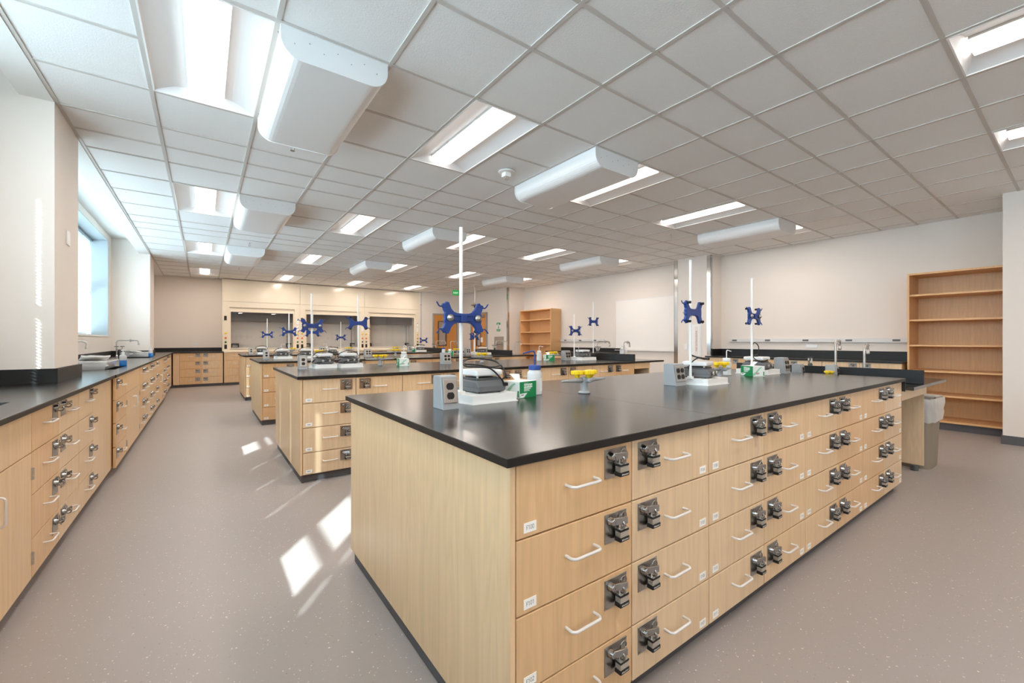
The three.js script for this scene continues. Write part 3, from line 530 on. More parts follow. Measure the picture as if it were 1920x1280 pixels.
tissueBox('green wiper tissue box right of the white-capped wash bottle on the front island', 3.70, 1.72, T, -PI / 2 - 0.4);
stand('white tray stand with tall rod nearest the sink end of the front island', 3.93, 4.19, 1.66, 1.92, T, 3.79, 1.72, 1.73);
clamp(CL(0, 'nearest the sink end'), 3.79, 1.405, 1.712, 0);
hotplate('grey hot plate with a large cord loop nearest the sink end of front island', 4.02, T + 0.042, 1.78, 3);
outletBox('grey outlet box with dark sockets at the sink end of the front island', 4.265, 1.625, T, true);
outletBox('grey outlet box on the lower sink counter, nearest the hot plate', 4.62, 1.62, 0.83, false);
outletBox('grey outlet box on the lower sink counter, nearest the tall faucets', 4.66, 1.36, 0.83, false);
gasTurret('small grey gas tap half hidden behind the far edge of the front island top', 4.58, 1.42, 0.83, 0.2, 0.72);
// second island
outletBox('grey duplex outlet box at the aisle end of the second island', 0.83, 4.8, T, false);
stand('white tray stand nearest the aisle on the second island', 0.94, 1.175, 4.86, 5.1, T, 0.935, 4.93, 1.7, 0.006);
clamp(CL(1, 'nearest the aisle'), 0.935, 1.355, 4.92);
hotplate('grey hot plate wrapped in black cord nearest the aisle on the second island', 1.065, T + 0.042, 4.98, 1);
stand('white tray stand second from the aisle on the second island', 1.19, 1.445, 4.83, 5.08, T, 1.425, 4.93, 1.72, 0.01);
clamp(CL(1, 'second from the aisle'), 1.42, 1.395, 4.92, PI);
hotplate('grey hot plate with two knobs on the second stand of the second island', 1.315, T + 0.042, 4.95, 1);
gasTurret('grey gas tap with yellow handles beside the white-sided tissue box of second island', 1.705, 5.02, T);
tissueBox('white sided green tissue box in front of the lime banded wash bottle', 1.85, 4.83, T, -PI / 2 - 0.12);
washBottle('white wash bottle with a lime green band on the second island', 2.02, 5.07, T, M.plastic, PI / 2, 1.1, true);
outletBox('pale four-socket outlet box in the middle of the second island', 2.50, 4.83, T, true);
gasTurret('grey gas tap with yellow handles behind the tall front rod of the second island', 3.05, 4.88, T);
washBottle('white wash bottle with thin spout beside the far tissue box of second island', 3.98, 4.79, T, M.plastic, PI);
tissueBox('green wiper tissue box beside the thin spouted wash bottle of the second island', 4.17, 4.76, T, -0.35);
gasTurret('grey gas tap with yellow handles nearest the sink end of the second island', 4.3, 4.85, T);
outletBox('grey outlet box with dark sockets at the sink end of the second island', 4.46, 4.68, T, true);
stand('white tray stand nearest the sink end of the second island', 4.56, 4.9, 4.52, 4.79, T, 4.565, 4.66, 1.6);
clamp(CL(1, 'nearest the sink end'), 4.565, 1.345, 4.645);
hotplate('grey hot plate with tangled cords at the sink end of the second island', 4.76, T + 0.042, 4.67, 1);
stand('white tray stand behind the curb of the second island', 5.32, 5.5, 4.98, 5.2, T, 5.4, 5.05, 1.86);
clamp(CL(1, 'behind the curb'), 5.4, 1.52, 5.035, PI);
// third island
outletBox('grey duplex outlet box at the aisle end of the third island', 0.80, 7.7, T, false);
stand('white tray stand nearest the aisle on the third island', 0.93, 1.17, 7.7, 7.95, T, 1.13, 7.78, 1.66);
clamp(CL(2, 'nearest the aisle'), 1.13, 1.34, 7.77);
hotplate('grey hot plate with a black cord nearest the aisle on the third island', 1.035, T + 0.042, 7.82, 1);
stand('white tray stand second from the aisle on the third island', 1.29, 1.55, 7.75, 8.0, T, 1.50, 7.85, 1.66);
clamp(CL(2, 'second from the aisle'), 1.50, 1.335, 7.84, PI);
hotplate('grey hot plate with knobs second from the aisle on the third island', 1.40, T + 0.042, 7.86, 1);
gasTurret('grey gas tap with yellow handles beside the knobbed hot plate of the third island', 1.64, 7.95, T);
outletBox('pale four-socket outlet box in the middle of the third island', 2.40, 7.7, T, true);
gasTurret('grey gas tap with yellow handles in the middle of the third island', 3.0, 7.95, T);
washBottle('white bottle with a dark cap behind the pale four-socket outlet box of the second island', 3.95, 7.8, T, M.bluecap, 0.8);
tissueBox('white topped tissue box on the third island', 4.07, 7.75, T, -0.6);
gasTurret('grey gas tap with yellow handles nearest the sink end of the third island', 4.27, 7.8, T);
outletBox('grey outlet box with dark sockets at the sink end of the third island', 4.48, 7.7, T, true);
stand('white tray stand nearest the sink end of the third island', 4.62, 4.95, 7.55, 7.8, T, 4.62, 7.68, 1.72);
clamp(CL(2, 'nearest the sink end'), 4.62, 1.29, 7.67, 0.5);
hotplate('grey hot plate at the sink end of the third island', 4.8, T + 0.042, 7.68, 1);
stand('white tray stand behind the sink end hot plate of the third island', 4.72, 4.96, 8.05, 8.3, T, 4.76, 7.95, 1.66);
clamp(CL(2, 'behind the sink-end hot plate'), 4.77, 1.28, 7.94, PI);
// rear island
outletBox('grey duplex outlet box at the aisle end of the rear island', 0.82, 10.65, T, false);
stand('white tray stand nearest the aisle on the rear island', 0.92, 1.16, 10.65, 10.9, T, 1.13, 10.75, 1.68);
clamp(CL(3, 'nearest the aisle'), 1.13, 1.325, 10.74);
hotplate('grey hot plate with a wide loop of cord on the rear island', 1.02, T + 0.042, 10.76, 1);
washBottle('white wash bottle in front of the first fume hood on the rear island', 1.40, 10.7, T, M.plastic, PI);
gasTurret('grey gas tap with yellow handles before the first fume hood', 1.62, 10.75, T);
outletBox('four-socket outlet box in the middle of the rear island', 2.25, 10.65, T, true);
washBottle('white bottle left of the round topped hot plate on the rear island', 2.36, 10.75, T, M.plastic, 0);
hotplate('white topped hot plate with a bundled cord in the middle of the rear island', 2.50, T, 10.75, 2);
stand('white tray stand in the middle of the rear island', 2.60, 2.82, 10.7, 10.95, T, 2.69, 10.78, 1.65);
clamp(CL(3, 'in the middle'), 2.69, 1.27, 10.77);
gasTurret('grey gas tap with yellow handles before the second fume hood', 2.88, 10.75, T);
gasTurret('grey gas tap with yellow handles before the third fume hood', 4.08, 10.8, T);
outletBox('small dark outlet box at the sink end of the rear island', 4.41, 10.65, T, false);
tissueBox('white tissue box tipped beside the dark outlet box of the rear island', 4.52, 10.72, T, -0.8);
stand('white tray stand at the sink end of the rear island', 4.6, 4.86, 10.6, 10.85, T, 4.82, 10.72, 1.25);
clamp(CL(3, 'at the sink end'), 4.82, 1.2, 10.71);
hotplate('dark hot plate at the sink end of the rear island', 4.72, T + 0.042, 10.7, 2);
{ const t = solo('clear_jug', 'clear plastic jug with a narrow neck on the second island sink counter', 'jug', lathe([[0, 0], [0.058, 0], [0.062, 0.006], [0.062, 0.14], [0.05, 0.165], [0.026, 0.18], [0.024, 0.2], [0.028, 0.2], [0.028, 0.215], [0, 0.215]]), M.polyThin, [5.58, T, -4.55]); }
washBottle('pale bottle with a yellowish label behind the second island curb', 5.12, 5.12, T, M.plastic, 0.3, 0.9);
// faucets and water valves
function faucet(label, c, d, h, reach, top, turn) {                // reach along local +x
  const t = thing('gooseneck_faucet', label, 'faucet', [c, h, -d], turn, 'laboratory faucets');
  part('pipe', tube([[0, 0.02, 0], [0, top * 0.5, 0], [0, top - 0.05, 0], [0.008, top - 0.02, 0], [0.035, top, 0], [reach * 0.6, top, 0], [reach - 0.03, top - 0.002, 0], [reach - 0.006, top - 0.018, 0], [reach, top - 0.05, 0]], 0.0105, 48, 10), M.brushed, t);
  part('base_nut', lathe([[0, 0], [0.024, 0], [0.024, 0.012], [0.016, 0.018], [0.015, 0.04], [0, 0.04]], 18), M.brushed, t);
  part('nozzle', lathe([[0, 0], [0.01, 0], [0.015, 0.01], [0.013, 0.04], [0, 0.04]], 16).translate(reach, top - 0.085, 0), M.brushed, t);
  part('valve', merge([rot(lathe([[0, 0], [0.012, 0.002], [0.016, 0.02], [0.012, 0.045], [0.006, 0.06], [0, 0.06]], 14), 0, 0, -PI / 2).translate(reach * 0.62, top, 0), cyl(0.012, 0.012, 0.05, 12).translate(reach * 0.62, top - 0.03, 0)]), M.steel, t);
  return t;
}
function waterValve(label, c, d, h, turn = 0) {
  const t = thing('water_valve', label, 'valve', [c, h, -d], turn, 'sink valves');
  part('body', lathe([[0, 0], [0.022, 0], [0.022, 0.01], [0.013, 0.02], [0.013, 0.09], [0.02, 0.1], [0.02, 0.13], [0.012, 0.14], [0, 0.14]], 16), M.darkGray, t);
  for (const s of [-1, 1]) { part('arm', tube([[0, 0.12, 0], [s * 0.02, 0.135, 0], [s * 0.036, 0.16, 0], [s * 0.038, 0.19, 0]], 0.008, 12, 8), M.brushed, t); part('handle', merge([rb(s * 0.038 - 0.03, s * 0.038 + 0.03, 0.188, 0.198, -0.008, 0.008, 0.003), rb(s * 0.038 - 0.008, s * 0.038 + 0.008, 0.188, 0.198, -0.03, 0.03, 0.003)]), M.black, t); }
  return t;
}
faucet('tall steel faucet behind the front island curb, nearest the wall counter', 5.05, 1.5, 0.83, 0.12, 0.36, 0);
faucet('tall steel faucet behind the front island curb, nearest the bookcase', 5.05, 1.275, 0.83, 0.11, 0.32, 0);
waterValve('twin handled water valve behind the front island curb', 5.0, 1.7, 0.83);
I.slice(1).forEach((q, n) => {
  const nm = ISL[n + 1], x = 5.12, d = q.d0 + 0.95;
  faucet(`thin steel faucet behind the curb of the ${nm} island`, x + 0.12, d, T, 0.3, 0.28, 0);
  faucet(`thin steel faucet with a side nozzle behind the curb of the ${nm} island`, x + 0.42, d - 0.3, T, 0.25, 0.27, 0.3);
  waterValve(`dark handled water valve behind the curb of the ${nm} island`, x + 0.02, d - 0.1, T);
});
// waste bins under the sink ends
function bin(label, c, d, turn = 0) {
  const t = thing('waste_bin', label, 'waste bin', [c, 0, -d], turn, 'lined waste bins');
  const ring = (w, l, y, r) => ({ w, l, y, r });
  const loft = (rs, mat, name, seg = 28, wob = 0) => {
    const pos = [], idx = []; rs.forEach((q, j) => { for (let i = 0; i < seg; i++) { const a = i / seg * 2 * PI, n = 5, cx = Math.sign(Math.cos(a)) * Math.abs(Math.cos(a)) ** (2 / n), sz = Math.sign(Math.sin(a)) * Math.abs(Math.sin(a)) ** (2 / n), k = 1 + wob * noise.noise(i * 0.9, j * 1.7, 3.1); pos.push(q.w / 2 * cx * k, q.y + wob * 0.2 * noise.noise(i * 0.7, j, 9.3), q.l / 2 * sz * k); } });
    for (let j = 0; j < rs.length - 1; j++) for (let i = 0; i < seg; i++) { const a = j * seg + i, b = j * seg + (i + 1) % seg; idx.push(a, a + seg, b, b, a + seg, b + seg); }
    const g = new THREE.BufferGeometry(); g.setAttribute('position', new THREE.Float32BufferAttribute(pos, 3)); g.setAttribute('uv', new THREE.Float32BufferAttribute(pos.flatMap((v, i) => i % 3 ? [] : [v, pos[i + 1]]), 2)); g.setIndex(idx); g.computeVertexNormals();
    return part(name, g, mat, t);
  };
  loft([ring(0.02, 0.02, 0.006), ring(0.37, 0.22, 0.006), ring(0.38, 0.23, 0.0), ring(0.46, 0.27, 0.6), ring(0.475, 0.285, 0.6), ring(0.475, 0.285, 0.64), ring(0.455, 0.265, 0.64), ring(0.36, 0.21, 0.03), ring(0.02, 0.02, 0.03)], M.bin, 'bin_body');
  loft([ring(0.43, 0.245, 0.5), ring(0.452, 0.262, 0.63), ring(0.475, 0.285, 0.665), ring(0.51, 0.32, 0.65), ring(0.515, 0.32, 0.6), ring(0.495, 0.305, 0.55), ring(0.5, 0.31, 0.52), ring(0.485, 0.295, 0.44)], M.bag, 'liner', 40, 0.07);
  return t;
}
bin('tan waste bin with a clear plastic liner beside the sink end of the front island', 5.605, 1.0, 0);
bin('lined waste bin in the knee space of the second island', 5.19, 4.1, PI / 2);

// ---------- window-wall counter ----------
{
  const F = CP + 0.2, FX = -0.66, run = (d, cols, label, x = FX, depth = 0.5, top) => { const t = cabinet(label, cols, { depth, top, group: 'cabinets along the window wall' }); t.position.set(x, 0, -d); t.rotation.y = PI / 2; return t; };
  const D = (w, hasp) => ({ w, hasp });
  run(1.0, [D(0.48, 'R'), D(0.48, 'L')], 'maple drawer cabinet under the window counter, nearest the camera');
  run(1.962, [{ w: 0.998, type: 'sink' }], 'maple sink cabinet with doors at the left edge of the photo', FX, 0.5, 0.64);
  run(2.962, [D(0.466, 'R'), D(0.466, 'L')], 'maple four-row drawer cabinet beside the near sink cabinet', FX, 0.5, 0.64);
  run(3.9, [D(0.44, 'R'), { w: 0.72, type: 'filler' }], 'maple drawer cabinet with a wide plain panel before the pilaster', FX, 0.19);
  const X2 = -0.63;
  run(5.08, [D(0.62, 'L')], 'single column maple drawer cabinet standing forward past the pilaster', X2);
  run(5.71, [{ w: 1.04, type: 'sink' }], 'maple sink cabinet under the paper filled tray', X2, 0.5, 0.64);
  run(6.76, [D(0.48, 'R'), D(0.48, 'L')], 'maple drawer cabinet just beyond the tray sink cabinet', X2);
  run(7.73, [D(0.48, 'R'), D(0.48, 'L')], 'maple drawer cabinet in the middle of the window counter', X2);
  run(8.7, [D(0.48, 'R')], 'narrow maple drawer cabinet before the far sink cabinet', X2);
  run(9.2, [{ w: 1.04, type: 'sink' }], 'maple sink cabinet under the far tray and faucet', X2, 0.5, 0.64);
  run(10.26, [D(0.48, 'R'), D(0.48, 'L')], 'maple drawer cabinet beyond the far sink cabinet', X2, 0.22);
  run(11.24, [{ w: 0.46, type: 'filler' }, D(0.46, 'R')], 'maple cabinet beside the second pilaster with one drawer column', FX, 0.19);
  run(12.18, [D(0.46, 'L'), { w: 0.95, type: 'filler' }], 'maple corner cabinet at the far end of the window counter', FX);
  solo('toe_kick', 'dark grey toe kick along the foot of the window counter', 'plinth', merge([pb(-0.73, -0.715, 0, 0.07, DF + 0.3, 13.64), pb(-0.73, 0.42, 0, 0.07, 13.645, 13.66)]), M.base);
  // worktop with sink openings
  const W = thing('worktop', 'black epoxy worktop with sinks along the window wall and back left corner', 'worktop', [0, 0, 0], 0, 'black worktops');
  const hole = (d0, d1, c0 = -1.1, c1 = -0.76) => [[c0, d0], [c1, d0], [c1, d1], [c0, d1]];
  const S1 = [hole(2.2, 3.1), hole(5.92, 6.66, -1.12, -0.74), hole(9.4, 10.1, -1.12, -0.76)];
  const cut = (pts, holes) => { const m = part('worktop_slab', muv(extr(pts, slabT - 0.006, 0.002, holes).rotateX(-PI / 2).translate(0, T - slabT + 0.0015, 0)), M.epoxyEdge, W); part('polished_face', muv(extr(pts, 0.0008, 0.0012, holes).rotateX(-PI / 2).translate(0, T - 0.002, 0)), M.epoxy, m); };
  cut([[CP + 0.003, 4.36], [CW + 0.003, 4.347], [CW + 0.003, DF + 0.3], [-0.625, DF + 0.3], [-0.625, 4.998], [CP + 0.003, 4.998]].reverse(), [S1[0]]);
  cut([[CP + 0.003, 5.002], [-0.618, 5.002], [-0.618, 8.6], [CW + 0.003, 8.6], [CW + 0.003, 5.053], [CP + 0.003, 5.053]], [S1[1]]);
  cut([[CW + 0.003, 8.604], [-0.618, 8.604], [-0.618, 13.575], [0.418, 13.575], [0.418, 14.397], [CW + 0.003, 14.397], [CW + 0.003, 11.753], [CP + 0.003, 11.753], [CP + 0.003, 10.947], [CW + 0.003, 10.947]], [S1[2]]);
  for (const g of [pb(CW + 0.002, CW + 0.02, T, T + 0.1, DF + 0.3, 4.33), pb(CW, CP + 0.02, T, T + 0.1, 4.328, 4.348), pb(CP + 0.002, CP + 0.02, T, T + 0.1, 4.348, 5.06), pb(CW, CP + 0.02, T, T + 0.1, 5.052, 5.07), pb(CW + 0.002, CW + 0.02, T, T + 0.1, 5.07, 10.93), pb(CW, CP + 0.02, T, T + 0.1, 10.928, 10.948), pb(CP + 0.002, CP + 0.02, T, T + 0.1, 10.948, 11.77), pb(CW, 0.42, T, T + 0.1, 14.378, 14.398)]) part('backsplash', g, M.epoxyEdge, W);
  S1.forEach((h, i) => {
    const [c0, d0] = h[0], [c1, d1] = h[2], b = 0.66, s = thing('sink', ['black drop-in sink at the left edge of the photo', 'black sink under the paper filled tray by the window', 'black sink below the far faucet by the window'][i], 'sink', [0, 0, 0], 0, 'window counter sinks');
    part('basin', merge([pb(c0 - 0.01, c1 + 0.01, b, b + 0.012, d0 - 0.01, d1 + 0.01), pb(c0 - 0.012, c0 - 0.001, b, T - 0.001, d0 - 0.01, d1 + 0.01), pb(c1 + 0.001, c1 + 0.012, b, T - 0.001, d0 - 0.01, d1 + 0.01), pb(c0, c1, b, T - 0.001, d0 - 0.012, d0 - 0.001), pb(c0, c1, b, T - 0.001, d1 + 0.001, d1 + 0.012)]), M.epoxyEdge, s);
    part('drain', cyl(0.04, 0.04, 0.006, 20).translate((c0 + c1) / 2, b + 0.012, -(d0 + d1) / 2), M.steel, s);
  });
  faucet('chrome faucet showing past the pilaster below the window', -1.28, 6.3, T, 0.27, 0.29, 0.2);
  faucet('tall chrome gooseneck faucet at the far sink by the window', -1.27, 10.33, T, 0.30, 0.3, 0);
  waterValve('dark and red vacuum valve beside the far window faucet', -1.2, 10.05, T);
  function tray(label, c, d, w, l, turn) {
    const t = thing('plastic_tray', label, 'tray', [c, T, -d], turn, 'clear trays of folded papers');
    const sh = (e, y) => [[-w / 2 + e, y]];
    const side = extr([[-w / 2, 0], [-w / 2 - 0.02, 0.075], [-w / 2 - 0.04, 0.077], [-w / 2 - 0.04, 0.08], [-w / 2 - 0.017, 0.08], [-w / 2 + 0.003, 0.003], [w / 2 - 0.003, 0.003], [w / 2 + 0.017, 0.08], [w / 2 + 0.04, 0.08], [w / 2 + 0.04, 0.077], [w / 2 + 0.02, 0.075], [w / 2, 0]], l).translate(0, 0, -l / 2);
    part('tray_body', merge([muv(side), muv(extr([[-w / 2, 0], [w / 2, 0], [w / 2 + 0.02, 0.08], [-w / 2 - 0.02, 0.08]], 0.003).translate(0, 0, l / 2)), muv(extr([[-w / 2, 0], [w / 2, 0], [w / 2 + 0.02, 0.08], [-w / 2 - 0.02, 0.08]], 0.003).translate(0, 0, -l / 2 - 0.003))]), M.polyThin, t);
    return t;
  }
  function bag(label, c, d, h, w, l, turn, lift) {
    const g = new THREE.BoxGeometry(w, 0.022, l, 10, 2, 12), p = g.attributes.position;
    for (let i = 0; i < p.count; i++) { const x = p.getX(i), z = p.getZ(i); p.setY(i, p.getY(i) * (1 - 0.6 * Math.max(Math.abs(x / w), Math.abs(z / l)) ** 2 * 4 * 0.5) + 0.014 * noise.noise(x * 14 + c * 9, z * 14, d) + lift * (z / l + 0.5)); }
    g.computeVertexNormals();
    return solo('paper_bag', label, 'paper bag', muv(g), M.paper, [c, h, -d], turn, 'folded paper bags');
  }
  tray('clear plastic tray of papers over the sink past the pilaster', -0.955, 6.28, 0.26, 0.62, 0);
  bag('lowest white paper bag in the near window tray', -0.95, 6.27, T + 0.02, 0.25, 0.56, 0.06, 0.02);
  bag('middle white paper bag in the near window tray', -0.96, 6.26, T + 0.048, 0.25, 0.5, -0.1, 0.03);
  bag('topmost white paper bag sticking up from the near window tray', -0.96, 6.36, T + 0.075, 0.22, 0.42, 0.22, 0.06);
  tray('grey plastic tray of papers by the far window faucet', -1.02, 10.6, 0.3, 0.42, PI / 2);
  bag('lower white paper bag in the far window tray', -1.04, 10.6, T + 0.03, 0.24, 0.3, 0.3, 0.02);
  bag('upper white paper bag leaning in the far window tray', -1.08, 10.6, T + 0.058, 0.22, 0.28, -0.3, 0.05);
  function sanitizer(label, c, d) {
    const t = thing('sanitizer_bottle', label, 'pump bottle', [c, T, -d], 0, 'blue sanitizer bottles');
    part('bottle', lathe([[0, 0.066], [0.034, 0.066], [0.034, 0.11], [0.028, 0.124], [0.013, 0.134], [0.013, 0.146], [0, 0.146]], 20), M.polyThin, t);
    part('gel', lathe([[0, 0], [0.032, 0], [0.034, 0.006], [0.034, 0.065], [0, 0.065]], 20), M.gel, t);
    part('pump', merge([cyl(0.015, 0.015, 0.016, 14).translate(0, 0.144, 0), cyl(0.005, 0.005, 0.025, 8).translate(0, 0.16, 0), rb(-0.012, 0.03, 0.184, 0.194, -0.008, 0.008, 0.003)]), M.plastic, t);
  }
  sanitizer('blue gel pump bottle beside the near window sink', -0.77, 6.72); sanitizer('blue gel pump bottle beside the far tray', -0.79, 10.2);
  // back wall cabinets and their hoods' base units
  const back = (c, d, cols, label) => { const t = cabinet(label, cols, { depth: 0.6, group: 'cabinets along the back wall', top: 0.87 }); t.position.set(c, 0, -d); return t; };
  back(-0.632, 13.6, [{ w: 0.13, type: 'filler' }, D(0.455, 'R'), D(0.455, 'L')], 'maple cabinet in the back left corner with two drawer columns');
  ['first', 'second', 'third'].forEach((s, i) => back(0.43 + i * 1.905, 13.6, [D(0.475, 'R'), D(0.475, 'L'), D(0.475, 'R'), D(0.475, 'L')], `maple drawer base under the ${s} fume hood from the windows`));
  solo('toe_kick', 'dark grey toe kick under the fume hood bases', 'plinth', pb(0.43, 6.13, 0, 0.07, 13.645, 13.66), M.base);
}

// ---------- fume hoods ----------
for (let i = 0; i < 3; i++) {
  const a = 0.42 + i * 1.907, b = a + 1.905, f = 14.0, l = a + 0.145, r = b - 0.145;
  const t = thing('fume_hood', `cream fume hood with glass sash, ${['nearest the windows', 'middle of the three', 'nearest the door'][i]}`, 'fume hood', [0, 0, 0], 0, 'cream fume hoods along the back wall');
  part('fascia_panel', rb(a + 0.002, b - 0.002, 2.275, CE - 0.012, -f - 0.03, -f, 0.003), M.cream, t);
  if (i === 0) part('side_panel', pb(a - 0.018, a - 0.001, 0.905, CE - 0.012, f, DB - 0.002), M.cream, t);
  part('header', merge([pb(a, b, 2.12, 2.27, f + 0.004, f + 0.1), pb(l, r, 2.03, 2.12, f + 0.05, f + 0.1)]), M.cream, t);
  part('side_post', pb(a, l, 0.87, 2.12, f + 0.004, f + 0.14), M.cream, t); part('side_post', pb(r, b, 0.87, 2.12, f + 0.004, f + 0.14), M.cream, t);
  const fr = part('sash', merge([pb(l, r, 1.99, 2.035, f + 0.03, f + 0.06), pb(l, l + 0.035, 0.98, 1.99, f + 0.03, f + 0.06), pb(r - 0.035, r, 0.98, 1.99, f + 0.03, f + 0.06), pb(l, r, 0.955, 0.98, f + 0.025, f + 0.065)]), M.cream, t);
  part('sash_glass', pb(l + 0.035, r - 0.035, 0.98, 1.99, f + 0.042, f + 0.048), M.glass, fr);
  part('sash_handle', pb(l + 0.02, r - 0.02, 0.945, 0.957, f + 0.02, f + 0.05), M.darkGray, fr);
  part('airfoil_sill', merge([rb(a + 0.002, b - 0.002, 0.873, 0.905, -f - 0.35, -13.585, 0.006), pb(l, r, 0.905, 0.945, f + 0.02, f + 0.06)]), M.cream, t);
  part('baffle', pb(l, r, 0.9, 1.8, f + 0.62, f + 0.64), M.hoodIn, t);
  part('upper_shade_panel', merge([pb(l, r, 1.74, 1.76, f + 0.3, f + 0.62), pb(l, r, 1.76, 2.2, f + 0.3, f + 0.32)]), M.hoodShade, t);  // dark colour painted in for the unlit space behind the header
  part('liner', merge([pb(l - 0.02, l, 0.9, 2.2, f + 0.14, f + 0.64), pb(r, r + 0.02, 0.9, 2.2, f + 0.14, f + 0.64), pb(l, r, 0.89, 0.9, f + 0.1, f + 0.64)]), M.hoodIn, t);
  for (const x of [l + 0.09, r - 0.13]) part('service_fitting', merge([pb(x - 0.02, x + 0.16, 1.08, 1.11, f + 0.58, f + 0.6), pb(x - 0.02, x, 1.0, 1.1, f + 0.5, f + 0.6), pb(x + 0.14, x + 0.16, 1.0, 1.1, f + 0.5, f + 0.6)]), M.black, t);
  part('lattice_rod', cyl(0.008, 0.008, 0.95, 8).translate(r - 0.13, 0.9, -(f + 0.5)), M.darkGray, t);
  const knob = (x, y, m, n) => part(n, rot(lathe([[0, 0.03], [0.016, 0.03], [0.02, 0.02], [0.018, 0.004], [0.026, 0.004], [0.026, 0], [0, 0]].reverse(), 16), PI / 2).translate(x, y, -f - 0.002), m, t);
  for (const x of [a + 0.06, b - 0.06]) {
    knob(x, 1.395, M.yellow, 'yellow_knob'); knob(x, 1.265, M.orange, 'orange_knob'); knob(x, 1.15, S(0x1f5a36, 0.4), 'green_knob');
    part('socket_plate', rb(x - 0.03, x + 0.03, 0.965, 1.08, -f - 0.004, -f + 0.004, 0.002), M.black, t);
  }
  part('flow_monitor', rb(a + 0.025, a + 0.085, 1.75, 1.87, -f - 0.004, -f + 0.008, 0.003), M.black, t);
  part('notice_plate', merge([pb(b - 0.09, b - 0.03, 1.68, 1.84, f - 0.002, f + 0.005), pb(b - 0.09, b - 0.03, 1.5, 1.64, f - 0.002, f + 0.005)]), M.label, t);
  part('light_switch', pb(b - 0.075, b - 0.045, 1.79, 1.82, f - 0.005, f + 0.003), M.darkGray, t);
}
solo('conduit', 'thin steel conduit pipe on the wall beside the third fume hood', 'pipe', merge([cyl(0.014, 0.014, 2.8, 10).translate(6.2, 0.09, -13.985), pb(6.17, 6.23, 2.44, 2.47, 13.97, 14.0)]), M.steel);

// ---------- doors ----------
function door(n, along, o) {
  const g = struct('door_' + n, null), w = o.w, H = 2.12;
  part('door_frame', merge([bb(-0.05, 0, 0, H + 0.05, -0.02, 0.03), bb(w, w + 0.05, 0, H + 0.05, -0.02, 0.03), bb(0, w, H, H + 0.05, -0.02, 0.03)]), M.doorFrame, g);
  const l = o.lite, leaf = part('door_leaf', merge([bb(0.003, l[0], 0.01, H - 0.003, -0.015, 0.012), bb(l[1], w - 0.003, 0.01, H - 0.003, -0.015, 0.012), bb(l[0], l[1], 0.01, 1.02, -0.015, 0.012), bb(l[0], l[1], 1.87, H - 0.003, -0.015, 0.012)]), M.doorWood, g);
  part('glazing_frame', merge([bb(l[0] - 0.03, l[0] + 0.02, 0.99, 1.9, -0.01, 0.022), bb(l[1] - 0.02, l[1] + 0.03, 0.99, 1.9, -0.01, 0.022), bb(l[0], l[1], 1.87, 1.9, -0.01, 0.022), bb(l[0], l[1], 0.99, 1.02, -0.01, 0.022)]), S(0x5d5146, 0.5), leaf);
  part('pane', bb(l[0] + 0.02, l[1] - 0.02, 1.02, 1.87, -0.012, -0.006), S(0xb9a99c, 0.15), leaf);
  part('door_handle', merge([rb(o.hx - 0.02, o.hx + 0.02, 0.95, 1.1, 0.012, 0.02, 0.003), tube([[o.hx, 1.03, 0.02], [o.hx, 1.03, 0.06], [o.hx + o.hs * 0.03, 1.03, 0.065], [o.hx + o.hs * 0.11, 1.03, 0.065]], 0.009, 16, 8)]), M.steel, leaf);
  if (o.closer) part('door_closer', merge([rb(w - 0.34, w - 0.06, H - 0.13, H - 0.06, 0.012, 0.07, 0.006), bb(w - 0.3, w - 0.1, H - 0.05, H - 0.035, 0.03, 0.045)]), M.steel, leaf);
  g.position.set(...o.pos); g.rotation.y = o.turn; return g;
}
door(1, 0, { w: 0.9, lite: [0.17, 0.47], hx: 0.07, hs: 1, pos: [6.7, 0, -13.98], turn: 0 });
door(2, 0, { w: 0.96, lite: [0.35, 0.62], hx: 0.08, hs: 1, pos: [7.83, 0, -13.22], turn: -PI / 2, closer: true });
solo('paper_notice', 'small white paper notice on the right-hand wooden door', 'notice', pb(7.805, 7.815, 1.13, 1.3, 12.45, 12.58), M.label);

